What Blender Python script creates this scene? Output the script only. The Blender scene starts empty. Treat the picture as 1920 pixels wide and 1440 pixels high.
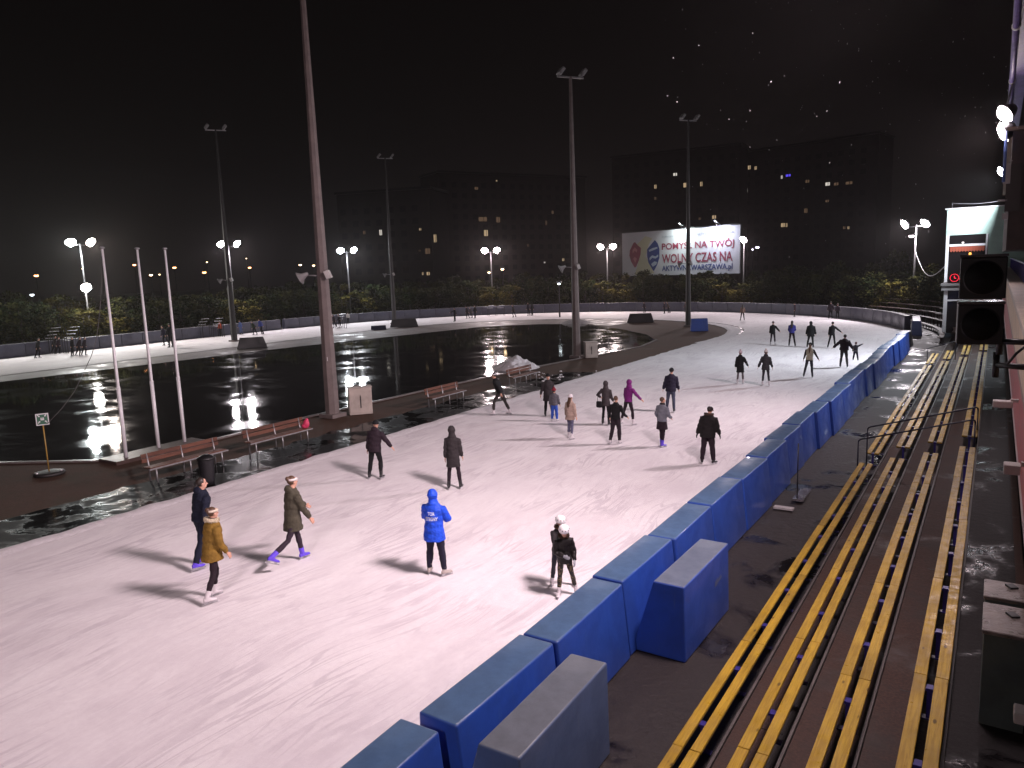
import bpy, bmesh, math, random
from mathutils import Vector, Matrix, noise
from mathutils.bvhtree import BVHTree
random.seed(7)
R = math.radians
sc = bpy.context.scene
C = sc.collection
# ------------------------------------------------------------------ view
HC = 6.0
FPX = 1403.0
AX = Vector((0.84138342, 0.53929508, -0.03513907))     # image right, in the world
AY = Vector((0.05141591, -0.14460223, -0.98815312))    # image down
AZ = Vector((-0.53798731, 0.82960895, -0.14939427))    # forward

def ray(px, py):
    return AX * ((px - 960) / FPX) + AY * ((py - 720) / FPX) + AZ

def at(px, py, z=0.0):
    r = ray(px, py); t = (z - HC) / r.z
    return Vector((r.x * t, r.y * t, z))

def zat(px, py, base):
    """height of the thing seen at px,py that stands at base"""
    r = ray(px, py); t = math.hypot(base[0], base[1]) / math.hypot(r.x, r.y)
    return HC + r.z * t

def far(px, py, dist):
    r = ray(px, py); t = dist / math.hypot(r.x, r.y)
    return Vector((r.x * t, r.y * t, HC + r.z * t))

# ------------------------------------------------------------------ materials
MATS = {}
def mat(name, col, rough=0.6, var=0.0, vscale=4.0, bump=0.0, bscale=20.0, metal=0.0, spec=0.5, emit=None, estr=0.0, coat=0.0, stretch=None):
    if name in MATS: return MATS[name]
    m = bpy.data.materials.new(name); m.use_nodes = True
    n = m.node_tree.nodes; l = m.node_tree.links
    b = n['Principled BSDF']
    b.inputs['Base Color'].default_value = (*col, 1)
    b.inputs['Roughness'].default_value = rough
    b.inputs['Metallic'].default_value = metal
    b.inputs['Specular IOR Level'].default_value = spec
    b.inputs['Coat Weight'].default_value = coat
    if emit:
        b.inputs['Emission Color'].default_value = (*emit, 1)
        b.inputs['Emission Strength'].default_value = estr
    tc = None
    if var or bump:
        tc = n.new('ShaderNodeTexCoord'); src = tc.outputs['Object']
        if stretch:
            mp = n.new('ShaderNodeMapping'); mp.inputs['Scale'].default_value = stretch
            l.new(src, mp.inputs['Vector']); src = mp.outputs['Vector']
    if var:
        t = n.new('ShaderNodeTexNoise'); t.inputs['Scale'].default_value = vscale; t.inputs['Detail'].default_value = 6
        t.inputs['Roughness'].default_value = .65
        l.new(src, t.inputs['Vector'])
        r = n.new('ShaderNodeValToRGB')
        r.color_ramp.elements[0].position = .3; r.color_ramp.elements[1].position = .7
        r.color_ramp.elements[0].color = (*[max(0, c * (1 - var)) for c in col], 1)
        r.color_ramp.elements[1].color = (*[min(1, c * (1 + var)) for c in col], 1)
        l.new(t.outputs['Fac'], r.inputs['Fac']); l.new(r.outputs['Color'], b.inputs['Base Color'])
        rr = n.new('ShaderNodeMapRange'); rr.inputs['To Min'].default_value = max(0.03, rough - .12); rr.inputs['To Max'].default_value = min(1, rough + .12)
        l.new(t.outputs['Fac'], rr.inputs['Value']); l.new(rr.outputs['Result'], b.inputs['Roughness'])
    if bump:
        t2 = n.new('ShaderNodeTexNoise'); t2.inputs['Scale'].default_value = bscale; t2.inputs['Detail'].default_value = 5
        l.new(src, t2.inputs['Vector'])
        bp = n.new('ShaderNodeBump'); bp.inputs['Strength'].default_value = bump; bp.inputs['Distance'].default_value = .02
        l.new(t2.outputs['Fac'], bp.inputs['Height']); l.new(bp.outputs['Normal'], b.inputs['Normal'])
    MATS[name] = m
    return m

def glow(name, col, s):
    if name in MATS: return MATS[name]
    m = bpy.data.materials.new(name); m.use_nodes = True
    n = m.node_tree.nodes; n.remove(n['Principled BSDF'])
    e = n.new('ShaderNodeEmission'); e.inputs['Color'].default_value = (*col, 1); e.inputs['Strength'].default_value = s
    m.node_tree.links.new(e.outputs[0], n['Material Output'].inputs['Surface'])
    MATS[name] = m
    return m

def nodes_of(m):
    return m.node_tree.nodes, m.node_tree.links, m.node_tree.nodes['Principled BSDF']

def mix_col(n, l, fac, a, b):
    x = n.new('ShaderNodeMix'); x.data_type = 'RGBA'
    l.new(fac, x.inputs['Factor'])
    for s, v in (('A', a), ('B', b)):
        i = [k for k in x.inputs if k.name == s and k.type == 'RGBA'][0]
        if isinstance(v, tuple): i.default_value = (*v, 1)
        else: l.new(v, i)
    return [o for o in x.outputs if o.type == 'RGBA'][0]

def mathn(n, l, op, a, b=None):
    x = n.new('ShaderNodeMath'); x.operation = op
    for k, v in enumerate((a, b)):
        if v is None: continue
        if isinstance(v, (int, float)): x.inputs[k].default_value = v
        else: l.new(v, x.inputs[k])
    return x.outputs[0]

def noise_at(n, l, vec, scale, detail=4, rough=.6, dist=0.0):
    t = n.new('ShaderNodeTexNoise'); t.inputs['Scale'].default_value = scale; t.inputs['Detail'].default_value = detail
    t.inputs['Roughness'].default_value = rough; t.inputs['Distortion'].default_value = dist
    l.new(vec, t.inputs['Vector']); return t.outputs['Fac']

def mapped(n, l, vec, scale, rot=(0, 0, 0), loc=(0, 0, 0)):
    mp = n.new('ShaderNodeMapping'); mp.inputs['Scale'].default_value = scale; mp.inputs['Rotation'].default_value = rot; mp.inputs['Location'].default_value = loc
    l.new(vec, mp.inputs['Vector']); return mp.outputs['Vector']

def ramp(n, l, fac, p0, p1, v0=0.0, v1=1.0):
    r = n.new('ShaderNodeMapRange'); r.interpolation_type = 'SMOOTHSTEP'
    r.inputs['From Min'].default_value = p0; r.inputs['From Max'].default_value = p1
    r.inputs['To Min'].default_value = v0; r.inputs['To Max'].default_value = v1
    l.new(fac, r.inputs['Value']); return r.outputs['Result']

def ice_material():
    m = mat('ice', (.76, .72, .74), .55)
    n, l, b = nodes_of(m)
    v = n.new('ShaderNodeTexCoord').outputs['Object']
    wv = n.new('ShaderNodeVectorMath'); wv.operation = 'MULTIPLY_ADD'          # warped coordinates so the skate marks curve
    tn = n.new('ShaderNodeTexNoise'); tn.inputs['Scale'].default_value = .11; tn.inputs['Detail'].default_value = 2
    l.new(v, tn.inputs['Vector']); l.new(tn.outputs['Color'], wv.inputs[0]); wv.inputs[1].default_value = (3.0, 3.0, 0); l.new(v, wv.inputs[2])
    w = wv.outputs[0]
    marks = None
    for sx, ang, th, sc_ in ((1, 6, .016, 1.3), (1, -24, .012, 1.8), (1, 30, .012, 1.6), (1, -48, .008, 2.0), (1, 15, .016, 2.7)):
        vec = mapped(n, l, w, (1.0, .09, 1), (0, 0, R(ang)), (sc_ * 7, ang, 0))
        f = noise_at(n, l, vec, sc_, 1.5, .45)
        d = mathn(n, l, 'ABSOLUTE', mathn(n, l, 'SUBTRACT', f, .5))
        line = ramp(n, l, d, th * .3, th, 1, 0)
        marks = line if marks is None else mathn(n, l, 'MAXIMUM', marks, line)
    patch = noise_at(n, l, mapped(n, l, v, (1, .55, 1), (0, 0, R(-12))), .6, 6, .66, .7)
    brush = noise_at(n, l, mapped(n, l, w, (1.5, .45, 1), (0, 0, R(24))), 1.9, 6, .72, .4)
    fine = noise_at(n, l, v, 9, 6, .7)
    marks = mathn(n, l, 'MULTIPLY', marks, ramp(n, l, noise_at(n, l, v, .5, 3), .40, .62, .1, 1))
    c = mix_col(n, l, ramp(n, l, patch, .33, .66), (.70, .645, .67), (.80, .755, .765))
    c = mix_col(n, l, ramp(n, l, brush, .36, .74, 0, .50), c, (.88, .85, .86))
    c = mix_col(n, l, ramp(n, l, fine, .35, .7, 0, .25), c, (.62, .56, .60))
    c = mix_col(n, l, mathn(n, l, 'MULTIPLY', marks, .36), c, (.42, .36, .41))
    l.new(c, b.inputs['Base Color'])
    l.new(ramp(n, l, patch, .3, .7, .62, .78), b.inputs['Roughness'])
    b.inputs['Specular IOR Level'].default_value = .18
    bp = n.new('ShaderNodeBump'); bp.inputs['Strength'].default_value = .35; bp.inputs['Distance'].default_value = .02
    h = mathn(n, l, 'SUBTRACT', mathn(n, l, 'ADD', mathn(n, l, 'MULTIPLY', brush, .9), mathn(n, l, 'MULTIPLY', fine, .5)), mathn(n, l, 'MULTIPLY', marks, .5))
    l.new(h, bp.inputs['Height']); l.new(bp.outputs['Normal'], b.inputs['Normal'])
    return m

def wet_material(name, dry, wetcol, thr=(.42, .58), rw=.06, rd=.5, scale=.35, ripple=.22, rscale=2.2, speck=None, spec=.5):
    m = mat(name, dry, rd, spec=spec)
    n, l, b = nodes_of(m)
    v = n.new('ShaderNodeTexCoord').outputs['Object']
    p = noise_at(n, l, v, scale, 7, .62, .4)
    k = ramp(n, l, p, thr[0], thr[1])
    g = noise_at(n, l, v, 30, 5, .75)
    d = mix_col(n, l, ramp(n, l, g, .35, .7), tuple(x * .62 for x in dry), tuple(x * 1.35 for x in dry))
    if speck: d = mix_col(n, l, ramp(n, l, noise_at(n, l, v, .8, 6, .7), .45, .7, 0, .8), d, speck)
    c = mix_col(n, l, k, d, wetcol)
    l.new(c, b.inputs['Base Color'])
    r1 = n.new('ShaderNodeMix'); l.new(k, r1.inputs[0]); r1.inputs[2].default_value = rd; r1.inputs[3].default_value = rw
    l.new(r1.outputs[0], b.inputs['Roughness'])
    bp = n.new('ShaderNodeBump'); bp.inputs['Strength'].default_value = ripple; bp.inputs['Distance'].default_value = .03
    q = noise_at(n, l, v, rscale, 3, .5)
    gg = mathn(n, l, 'MULTIPLY', g, mathn(n, l, 'MULTIPLY', mathn(n, l, 'SUBTRACT', 1.0, k), .45))
    l.new(mathn(n, l, 'ADD', q, gg), bp.inputs['Height']); l.new(bp.outputs['Normal'], b.inputs['Normal'])
    return m

def vinyl_material(name, col, dirt_sheen, top=True):
    """blue vinyl with scuffs; wet sheen painted into the dusty upward faces"""
    m = mat(name, col, .38, coat=.15)
    n, l, b = nodes_of(m)
    tc = n.new('ShaderNodeTexCoord'); v = tc.outputs['Object']
    a = noise_at(n, l, v, 1.4, 6, .65, .3)
    s = noise_at(n, l, mapped(n, l, v, (5, 5, .6)), 3.2, 5, .7)
    c = mix_col(n, l, ramp(n, l, a, .38, .68, 0, .55), col, tuple(x * .62 for x in col))
    c = mix_col(n, l, ramp(n, l, s, .56, .78, 0, .32), c, dirt_sheen)
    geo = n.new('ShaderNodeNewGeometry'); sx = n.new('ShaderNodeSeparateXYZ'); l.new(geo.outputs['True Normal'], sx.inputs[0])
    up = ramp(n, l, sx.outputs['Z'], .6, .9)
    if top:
        top_mottle = noise_at(n, l, v, 3.0, 6, .7)
        tcol = mix_col(n, l, ramp(n, l, top_mottle, .3, .7), dirt_sheen, tuple(x * .72 for x in dirt_sheen))
        c = mix_col(n, l, mathn(n, l, 'MULTIPLY', up, .88), c, tcol)  # upward faces paler: wet sheen put into the colour along with grime
    l.new(c, b.inputs['Base Color'])
    l.new(ramp(n, l, a, .3, .7, .28, .5), b.inputs['Roughness'])
    bp = n.new('ShaderNodeBump'); bp.inputs['Strength'].default_value = .25; bp.inputs['Distance'].default_value = .03
    l.new(noise_at(n, l, v, 2.4, 4, .55), bp.inputs['Height']); l.new(bp.outputs['Normal'], b.inputs['Normal'])
    return m

def wood_material(name, a, bcol, rough=.32):
    m = mat(name, a, rough)
    n, l, b = nodes_of(m)
    tc = n.new('ShaderNodeTexCoord'); v = tc.outputs['Object']
    oi = n.new('ShaderNodeObjectInfo')
    add = n.new('ShaderNodeVectorMath'); add.operation = 'ADD'; l.new(v, add.inputs[0])
    cx = n.new('ShaderNodeCombineXYZ'); l.new(mathn(n, l, 'MULTIPLY', oi.outputs['Random'], 37.0), cx.inputs[1]); l.new(mathn(n, l, 'MULTIPLY', oi.outputs['Random'], 11.0), cx.inputs[0]); l.new(cx.outputs[0], add.inputs[1])
    v = add.outputs[0]
    g = noise_at(n, l, mapped(n, l, v, (14, .7, 14)), 3.0, 5, .6, .6)
    kn = n.new('ShaderNodeTexVoronoi'); kn.inputs['Scale'].default_value = 1.0; l.new(mapped(n, l, v, (5.0, 1.9, 1)), kn.inputs['Vector'])
    knot = ramp(n, l, kn.outputs['Distance'], .05, .12, .8, 0)
    c = mix_col(n, l, ramp(n, l, g, .35, .68), a, bcol)
    c = mix_col(n, l, ramp(n, l, noise_at(n, l, v, .6, 3), .4, .65, 0, .5), c, tuple(x * .5 for x in bcol))
    c = mix_col(n, l, knot, c, (.05, .022, .008))
    l.new(c, b.inputs['Base Color'])
    l.new(ramp(n, l, noise_at(n, l, v, 6, 5, .7), .3, .7, rough - .14, rough + .2), b.inputs['Roughness'])
    bp = n.new('ShaderNodeBump'); bp.inputs['Strength'].default_value = .3; bp.inputs['Distance'].default_value = .006
    l.new(g, bp.inputs['Height']); l.new(bp.outputs['Normal'], b.inputs['Normal'])
    return m

def banded_material(name, bands, rough=.6):
    """a painted facade with horizontal stripes: bands = [(z_top, colour) ...] in object space"""
    m = mat(name, bands[0][1], rough)
    n, l, b = nodes_of(m)
    tc = n.new('ShaderNodeTexCoord'); v = tc.outputs['Object']
    sx = n.new('ShaderNodeSeparateXYZ'); l.new(v, sx.inputs[0])
    z = mathn(n, l, 'ADD', sx.outputs['Z'], mathn(n, l, 'MULTIPLY', mathn(n, l, 'SUBTRACT', noise_at(n, l, v, 3, 3), .5), .05))
    c = None
    for k, (zt, col) in enumerate(bands):
        c = col if c is None else mix_col(n, l, ramp(n, l, z, bands[k - 1][0] - .01, bands[k - 1][0] + .01), c, col)
    c = mix_col(n, l, ramp(n, l, noise_at(n, l, v, 2.3, 6, .7), .4, .75, 0, .5), c, (.12, .085, .07))
    l.new(c, b.inputs['Base Color'])
    return m

# ------------------------------------------------------------------ mesh building
class MB:
    def __init__(s): s.v = []; s.f = []; s.mi = []; s.cur = 0
    def add(s, vs, fs):
        o = len(s.v); s.v += [tuple(p) for p in vs]; s.f += [tuple(i + o for i in f) for f in fs]; s.mi += [s.cur] * len(fs); return s
    def box(s, c, size, rot=None):
        x, y, z = (k / 2 for k in size); M = rot or Matrix.Identity(3); c = Vector(c)
        vs = [c + M @ Vector((a * x, b * y, d * z)) for a in (-1, 1) for b in (-1, 1) for d in (-1, 1)]
        return s.add(vs, [(0, 1, 3, 2), (4, 6, 7, 5), (0, 4, 5, 1), (2, 3, 7, 6), (0, 2, 6, 4), (1, 5, 7, 3)])
    def tube(s, pts, rad, seg=8, caps=True, sq=None):
        pts = [Vector(p) for p in pts]; n = len(pts)
        if not isinstance(rad, (list, tuple)): rad = [rad] * n
        vs = []; ref = None
        for i, p in enumerate(pts):
            d = (pts[min(i + 1, n - 1)] - pts[max(i - 1, 0)]).normalized()
            if ref is None: ref = Vector((1, 0, 0)) if abs(d.x) < .8 else Vector((0, 1, 0))
            u = (ref - d * ref.dot(d)).normalized(); w = d.cross(u); ref = u
            for k in range(seg):
                a = 2 * math.pi * (k + .5) / seg
                vs.append(p + (u * math.cos(a) + w * math.sin(a)) * rad[i])
        fs = [(i * seg + k, i * seg + (k + 1) % seg, (i + 1) * seg + (k + 1) % seg, (i + 1) * seg + k) for i in range(n - 1) for k in range(seg)]
        if caps: fs += [tuple(range(seg))[::-1], tuple((n - 1) * seg + k for k in range(seg))]
        return s.add(vs, fs)
    def loft(s, secs, seg=14):
        """secs: (centre, u, w, ru, rw) ellipses, closed with end caps"""
        vs = []; n = len(secs)
        for c, u, w, ru, rw in secs:
            for k in range(seg):
                a = 2 * math.pi * k / seg; vs.append(Vector(c) + Vector(u) * ru * math.cos(a) + Vector(w) * rw * math.sin(a))
        fs = [(i * seg + k, i * seg + (k + 1) % seg, (i + 1) * seg + (k + 1) % seg, (i + 1) * seg + k) for i in range(n - 1) for k in range(seg)]
        fs += [tuple(range(seg))[::-1], tuple((n - 1) * seg + k for k in range(seg))]
        return s.add(vs, fs)
    def ell(s, c, r, M=None, seg=12, rings=8):
        M = M or Matrix.Identity(3); c = Vector(c); vs = [c + M @ Vector((0, 0, -r[2]))]
        for i in range(1, rings):
            t = -math.pi / 2 + math.pi * i / rings
            for k in range(seg):
                a = 2 * math.pi * k / seg
                vs.append(c + M @ Vector((r[0] * math.cos(t) * math.cos(a), r[1] * math.cos(t) * math.sin(a), r[2] * math.sin(t))))
        vs.append(c + M @ Vector((0, 0, r[2]))); T = len(vs) - 1
        fs = [(0, 1 + (k + 1) % seg, 1 + k) for k in range(seg)]
        for i in range(rings - 2):
            o = 1 + i * seg
            fs += [(o + k, o + (k + 1) % seg, o + seg + (k + 1) % seg, o + seg + k) for k in range(seg)]
        o = 1 + (rings - 2) * seg
        fs += [(o + k, o + (k + 1) % seg, T) for k in range(seg)]
        return s.add(vs, fs)
    def prism(s, prof, y0, y1):
        """profile of (x,z) pushed along y"""
        n = len(prof); vs = [(x, y0, z) for x, z in prof] + [(x, y1, z) for x, z in prof]
        fs = [(k, (k + 1) % n, n + (k + 1) % n, n + k) for k in range(n)] + [tuple(range(n))[::-1], tuple(range(n, 2 * n))]
        return s.add(vs, fs)
    def mesh(s, name, mats=(), smooth=False):
        me = bpy.data.meshes.new(name); me.from_pydata(s.v, [], s.f)
        for m in mats: me.materials.append(m)
        if len(mats) > 1: me.polygons.foreach_set('material_index', s.mi)
        bm = bmesh.new(); bm.from_mesh(me); bmesh.ops.recalc_face_normals(bm, faces=bm.faces); bm.to_mesh(me); bm.free()
        if smooth: me.polygons.foreach_set('use_smooth', [True] * len(me.polygons))
        me.update(); return me
    def build(s, name, m, parent=None, smooth=False, loc=None, rot=None):
        ms = m if isinstance(m, (list, tuple)) else (m,)
        return link(name, s.mesh(name, ms, smooth), parent, loc, rot)

def link(name, me, parent=None, loc=None, rot=None):
    o = bpy.data.objects.new(name, me); C.objects.link(o)
    if parent: o.parent = parent
    if loc is not None: o.location = loc
    if rot is not None: o.rotation_euler = rot
    return o

def tag(o, label, cat, group=None):
    o['label'] = label; o['category'] = cat
    if group: o['group'] = group
    return o
def thing(name, label, cat, loc=(0, 0, 0), rotz=0.0, group=None):
    o = bpy.data.objects.new(name, None); C.objects.link(o); o.location = loc; o.rotation_euler = (0, 0, rotz); o.empty_display_size = .2
    return tag(o, label, cat, group)
def struct(o): o['kind'] = 'structure'; return o
def dup(root, loc, rotz=None, label=None, group=None, scale=None):
    r = root.copy(); C.objects.link(r); r.location = loc
    if rotz is not None: r.rotation_euler = (0, 0, rotz)
    if scale is not None: r.scale = scale if hasattr(scale, '__len__') else (scale,) * 3
    if label: r['label'] = label
    if group: r['group'] = group
    for ch in list(root.children):
        c = ch.copy(); C.objects.link(c); c.parent = r
        for g in ch.children:
            d = g.copy(); C.objects.link(d); d.parent = c
    return r
def bevel_mesh(me, w, seg=2):
    bm = bmesh.new(); bm.from_mesh(me)
    bmesh.ops.bevel(bm, geom=list(bm.edges), offset=w, segments=seg, profile=.6, affect='EDGES')
    bm.to_mesh(me); bm.free(); return me

TMP = bpy.data.scenes.new('remesh_bench')
def evaluated(ob):
    TMP.collection.objects.link(ob)
    vl = TMP.view_layers[0]; vl.update()
    me = bpy.data.meshes.new_from_object(ob.evaluated_get(vl.depsgraph))
    bpy.data.objects.remove(ob)
    return me
def vox(mb, size, it=2, fac=.5):
    ob = bpy.data.objects.new('t', mb.mesh('t'))
    m = ob.modifiers.new('r', 'REMESH'); m.mode = 'VOXEL'; m.voxel_size = size
    if it: s = ob.modifiers.new('s', 'SMOOTH'); s.factor = fac; s.iterations = it
    me = evaluated(ob); me.polygons.foreach_set('use_smooth', [True] * len(me.polygons)); return me
def text_mesh(txt, w, h, thick=.0, bold=0.0):
    cu = bpy.data.curves.new('t', 'FONT'); cu.body = txt; cu.extrude = thick; cu.offset = bold; cu.resolution_u = 3
    me = evaluated(bpy.data.objects.new('t', cu))
    xs = [v.co.x for v in me.vertices]; ys = [v.co.y for v in me.vertices]
    x0, x1, y0, y1 = min(xs), max(xs), min(ys), max(ys)
    for v in me.vertices:
        v.co.x = (v.co.x - x0) / (x1 - x0) * w; v.co.y = (v.co.y - y0) / (y1 - y0) * h
    return me
# ------------------------------------------------------------------ camera, world
cam = bpy.data.cameras.new('camera'); cam.sensor_fit = 'HORIZONTAL'; cam.sensor_width = 36; cam.lens = 36 * FPX / 1920
cam.clip_start = .05; cam.clip_end = 6000
co = bpy.data.objects.new('camera', cam); C.objects.link(co); sc.camera = co
X, Y_, Z_ = AX, -AY, -AZ
co.matrix_world = Matrix(((X.x, Y_.x, Z_.x, 0), (X.y, Y_.y, Z_.y, 0), (X.z, Y_.z, Z_.z, HC), (0, 0, 0, 1)))
w = bpy.data.worlds.new('World'); sc.world = w; w.use_nodes = True
wb = w.node_tree.nodes['Background']; wb.inputs['Color'].default_value = (.0028, .0022, .0022, 1); wb.inputs['Strength'].default_value = 1.0
sc.view_settings.view_transform = 'Standard'; sc.view_settings.look = 'None'; sc.view_settings.exposure = 0.0; sc.view_settings.gamma = 1
cy = sc.cycles
cy.use_denoising = True; cy.volume_bounces = 0; cy.max_bounces = 6; cy.diffuse_bounces = 3; cy.glossy_bounces = 3; cy.transmission_bounces = 4
cy.sample_clamp_indirect = 6; cy.sample_clamp_direct = 0; cy.caustics_reflective = False; cy.caustics_refractive = False

# ------------------------------------------------------------------ common materials
M_ICE = ice_material()
M_WET = wet_material('wet_asphalt', (.012, .010, .0105), (.004, .004, .0045), (.40, .54), .035, .13, .40, .042, 3.4, spec=.32)
M_STRIP = wet_material('wet_rubber', (.010, .010, .011), (.004, .004, .004), (.44, .56), .12, .6, .7, .12, 5, spec=.14)
M_SOIL = wet_material('brown_paving', (.075, .040, .028), (.016, .010, .008), (.62, .78), .26, .80, .25, .3, 6, speck=(.050, .038, .025), spec=.2)
M_SLUSH = wet_material('slush', (.20, .165, .165), (.09, .07, .07), (.45, .7), .35, .7, .5, .4, 5, speck=(.12, .095, .09))
M_STAND = wet_material('terrace_concrete', (.052, .024, .016), (.030, .015, .010), (.54, .72), .30, .75, .6, .25, 9, speck=(.034, .026, .023))
M_AISLE = wet_material('wet_concrete_walk', (.020, .014, .012), (.008, .007, .008), (.50, .64), .10, .62, .55, .5, 7)
M_WALK = wet_material('wet_walkway', (.017, .014, .014), (.008, .007, .008), (.52, .64), .16, .66, .8, .4, 8, spec=.3)
M_SNOW = mat('snow', (.70, .66, .68), .8, .12, 6, .6, 14)
M_DSNOW = mat('dirty_snow', (.50, .46, .47), .85, .3, 5, .6, 14)
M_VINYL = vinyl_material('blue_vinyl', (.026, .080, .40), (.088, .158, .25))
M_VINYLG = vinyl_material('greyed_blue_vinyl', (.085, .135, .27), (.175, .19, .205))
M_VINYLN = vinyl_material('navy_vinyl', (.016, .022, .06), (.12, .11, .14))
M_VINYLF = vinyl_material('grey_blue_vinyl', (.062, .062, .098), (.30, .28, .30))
M_VINYLK = vinyl_material('black_vinyl', (.012, .012, .017), (.05, .05, .055))
M_PLANK = wood_material('varnished_pine', (.58, .37, .040), (.42, .25, .026), .40)
M_PLANK2 = wood_material('brown_bench_wood', (.16, .060, .035), (.09, .034, .022), .5)
M_BLUEP = mat('blue_paint', (.045, .035, .22), .35, .2, 10)
M_DARKM = mat('dark_metal', (.018, .017, .02), .4, .3, 12)
M_GALV = mat('galvanised', (.34, .33, .34), .42, .25, 8, metal=.6)
M_MAST = mat('mast_concrete', (.15, .118, .112), .65, .22, 2.5, .2, 18)
M_WHITE = mat('white_paint', (.72, .70, .72), .4, .08, 5)
M_PALE = mat('pale_grey_paint', (.46, .43, .42), .5, .15, 4)
M_BLACK = mat('black_plastic', (.008, .008, .009), .45, .2, 10)
M_LEAFG = mat('leaf_olive', (.042, .044, .014), .9, spec=.03)
M_LEAFD = mat('leaf_dark', (.020, .030, .012), .9, spec=.03)
M_LEAFLIT = mat('leaf_lamplit', (.095, .08, .02), .9, spec=.03)  # lamplight on the leaves put into their colour
M_BARK = mat('bark', (.05, .04, .035), .9, .3, 8)

# ------------------------------------------------------------------ the oval
CX, CY_, RI, RO = -38.8, 61.0, 20.0, 33.7
def oval(r, side, n_arc=64, y0=-70.0, step=2.0):
    """points from the near straight round the far bend to the far straight; r = distance from the oval's axis"""
    pts = []
    y = y0
    while y < CY_ - .01: pts.append((CX + r, y)); y += step
    for k in range(n_arc + 1):
        a = math.pi * k / n_arc; pts.append((CX + r * math.cos(a), CY_ + r * math.sin(a)))
    y = CY_ - step
    while y > y0 - .01: pts.append((CX - r, y)); y -= step
    return pts
def ring(r0, r1, z, name, m, jag0=0.0, jag1=0.0, bump=0.0, mids=0, step=2.0, n_arc=64):
    a, b = oval(r0, 0, n_arc, step=step), oval(r1, 0, n_arc, step=step); k = mids + 2; vs = []; fs = []
    for i, (p, q) in enumerate(zip(a, b)):
        p, q = Vector((*p, 0)), Vector((*q, 0)); d = (q - p).normalized()
        p = p + d * jag0 * (noise.noise((p.x * 1.3, p.y * 1.3, 1)) + .5 * noise.noise((p.x * 4, p.y * 4, 1)))
        q = q + d * jag1 * (noise.noise((q.x * 1.3, q.y * 1.3, 5)) + .5 * noise.noise((q.x * 4, q.y * 4, 5)))
        for j in range(k):
            t = j / (k - 1); v = p.lerp(q, t)
            h = bump * math.sin(math.pi * t) * (.6 + .9 * noise.noise((v.x * 2.5, v.y * 2.5, 3)))
            vs.append((v.x, v.y, z + max(h, 0)))
    for i in range(len(a) - 1):
        fs += [(i * k + j, i * k + j + 1, (i + 1) * k + j + 1, (i + 1) * k + j) for j in range(k - 1)]
    m_ = MB().add(vs, fs); return m_.build(name, m, smooth=True)
def sheet(pts, z, name, m):
    mb = MB(); mb.add([(x, y, z) for x, y in pts], [tuple(range(len(pts)))]); return mb.build(name, m)

mb = MB(); mb.add([(-500, -150, -.06), (200, -150, -.06), (200, 500, -.06), (-500, 500, -.06)], [(0, 1, 2, 3)])
struct(mb.build('ground', mat('ground', (.018, .015, .014), .8, .4, .05)))
struct(ring(RI, RO, 0.0, 'ice', M_ICE, step=1.0))
inner = oval(RI + .02, 0)
struct(sheet(inner, -.045, 'infield', M_SOIL))
# wet speedway inside the infield
wet = [(-25.1, 14.1), (-25.25, 22), (-25.0, 30), (-24.3, 39), (-23.2, 48), (-22.6, 53), (-23.4, 58), (-26, 62.5), (-30, 66.8), (-33.8, 70.2), (-37.5, 73.2), (-43, 72.2), (-47.8, 68.5), (-49.8, 58), (-51.5, 50), (-52.8, 43), (-53.6, 32), (-55, 20), (-57, 6), (-44, 6), (-33, 9.6)]
struct(sheet(wet, -.037, 'wet_asphalt', M_WET))
mb = MB()
for (a, b) in zip(wet[:6], wet[1:7]):
    d = (Vector((*b, 0)) - Vector((*a, 0))); L = d.length; d.normalize()
    mb.box(((a[0] + b[0]) / 2 + .09, (a[1] + b[1]) / 2, -.015), (.16, L - .02, .06), Matrix.Rotation(math.atan2(-d.x, d.y), 3, 'Z'))
a, b = Vector((-33, 9.6, 0)), Vector((-25.1, 14.1, 0)); d = (b - a).normalized()
mb.box((a + b) / 2 + Vector((.1, -.1, -.015)), (.16, (b - a).length - .3, .06), Matrix.Rotation(math.atan2(-d.x, d.y), 3, 'Z'))
struct(mb.build('kerb', mat('kerb_stone', (.16, .135, .13), .35, .3, 3)))
jag = [(-21.75 + .3 * noise.noise((0, k * .6, 0)) + (.9 * max(0, k * .5 - 62) / 8.0) ** 2, -30 + k * .5) for k in range(0, 138)]
struct(sheet([(-18.75, -30), (-18.75, 39.5)] + jag[::-1], -.030, 'path', M_STRIP))
fl = [(x, y) for x, y in oval(RI - .02, 0, 60, 0) if x < CX + 7 and y > 10]
inn = [(-33.8, 71.0), (-37.5, 73.4), (-43, 72.4), (-47.9, 68.6), (-49.9, 58), (-51.6, 50), (-52.9, 43), (-53.7, 32), (-55.1, 20), (-56, 12)]
struct(sheet(fl + inn[::-1], -.026, 'slush', M_SLUSH))
o = ring(RI - .42, RI + .16, .004, 'snow_ridge', M_SNOW, .16, .06, .05, 3, .25, 160); o['kind'] = 'stuff'
def crescent(r_in, r_out, a0, a1, z, name, m, kind):
    vs = []; fs = []; n = 40
    for k in range(n + 1):
        a = R(a0 + (a1 - a0) * k / n); s = math.sin(math.pi * k / n) ** .7; j = .05 * noise.noise((k * .7, z * 99, 0))
        for r in (RI + r_in[0] + (r_in[1] - r_in[0]) * s, RI + r_out[0] + (r_out[1] - r_out[0]) * s + j): vs.append((CX + r * math.cos(a), CY_ + r * math.sin(a), z))
    fs = [(2 * k, 2 * k + 1, 2 * k + 3, 2 * k + 2) for k in range(n)]
    o = MB().add(vs, fs).build(name, m); o['kind'] = kind
crescent((-.1, -.25), (.1, .75), -14, 48, .012, 'snow_ridge', M_SNOW, 'stuff')
crescent((.15, .80), (.18, 1.1), -4, 58, .008, 'kerb', M_STRIP, 'structure')
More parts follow.
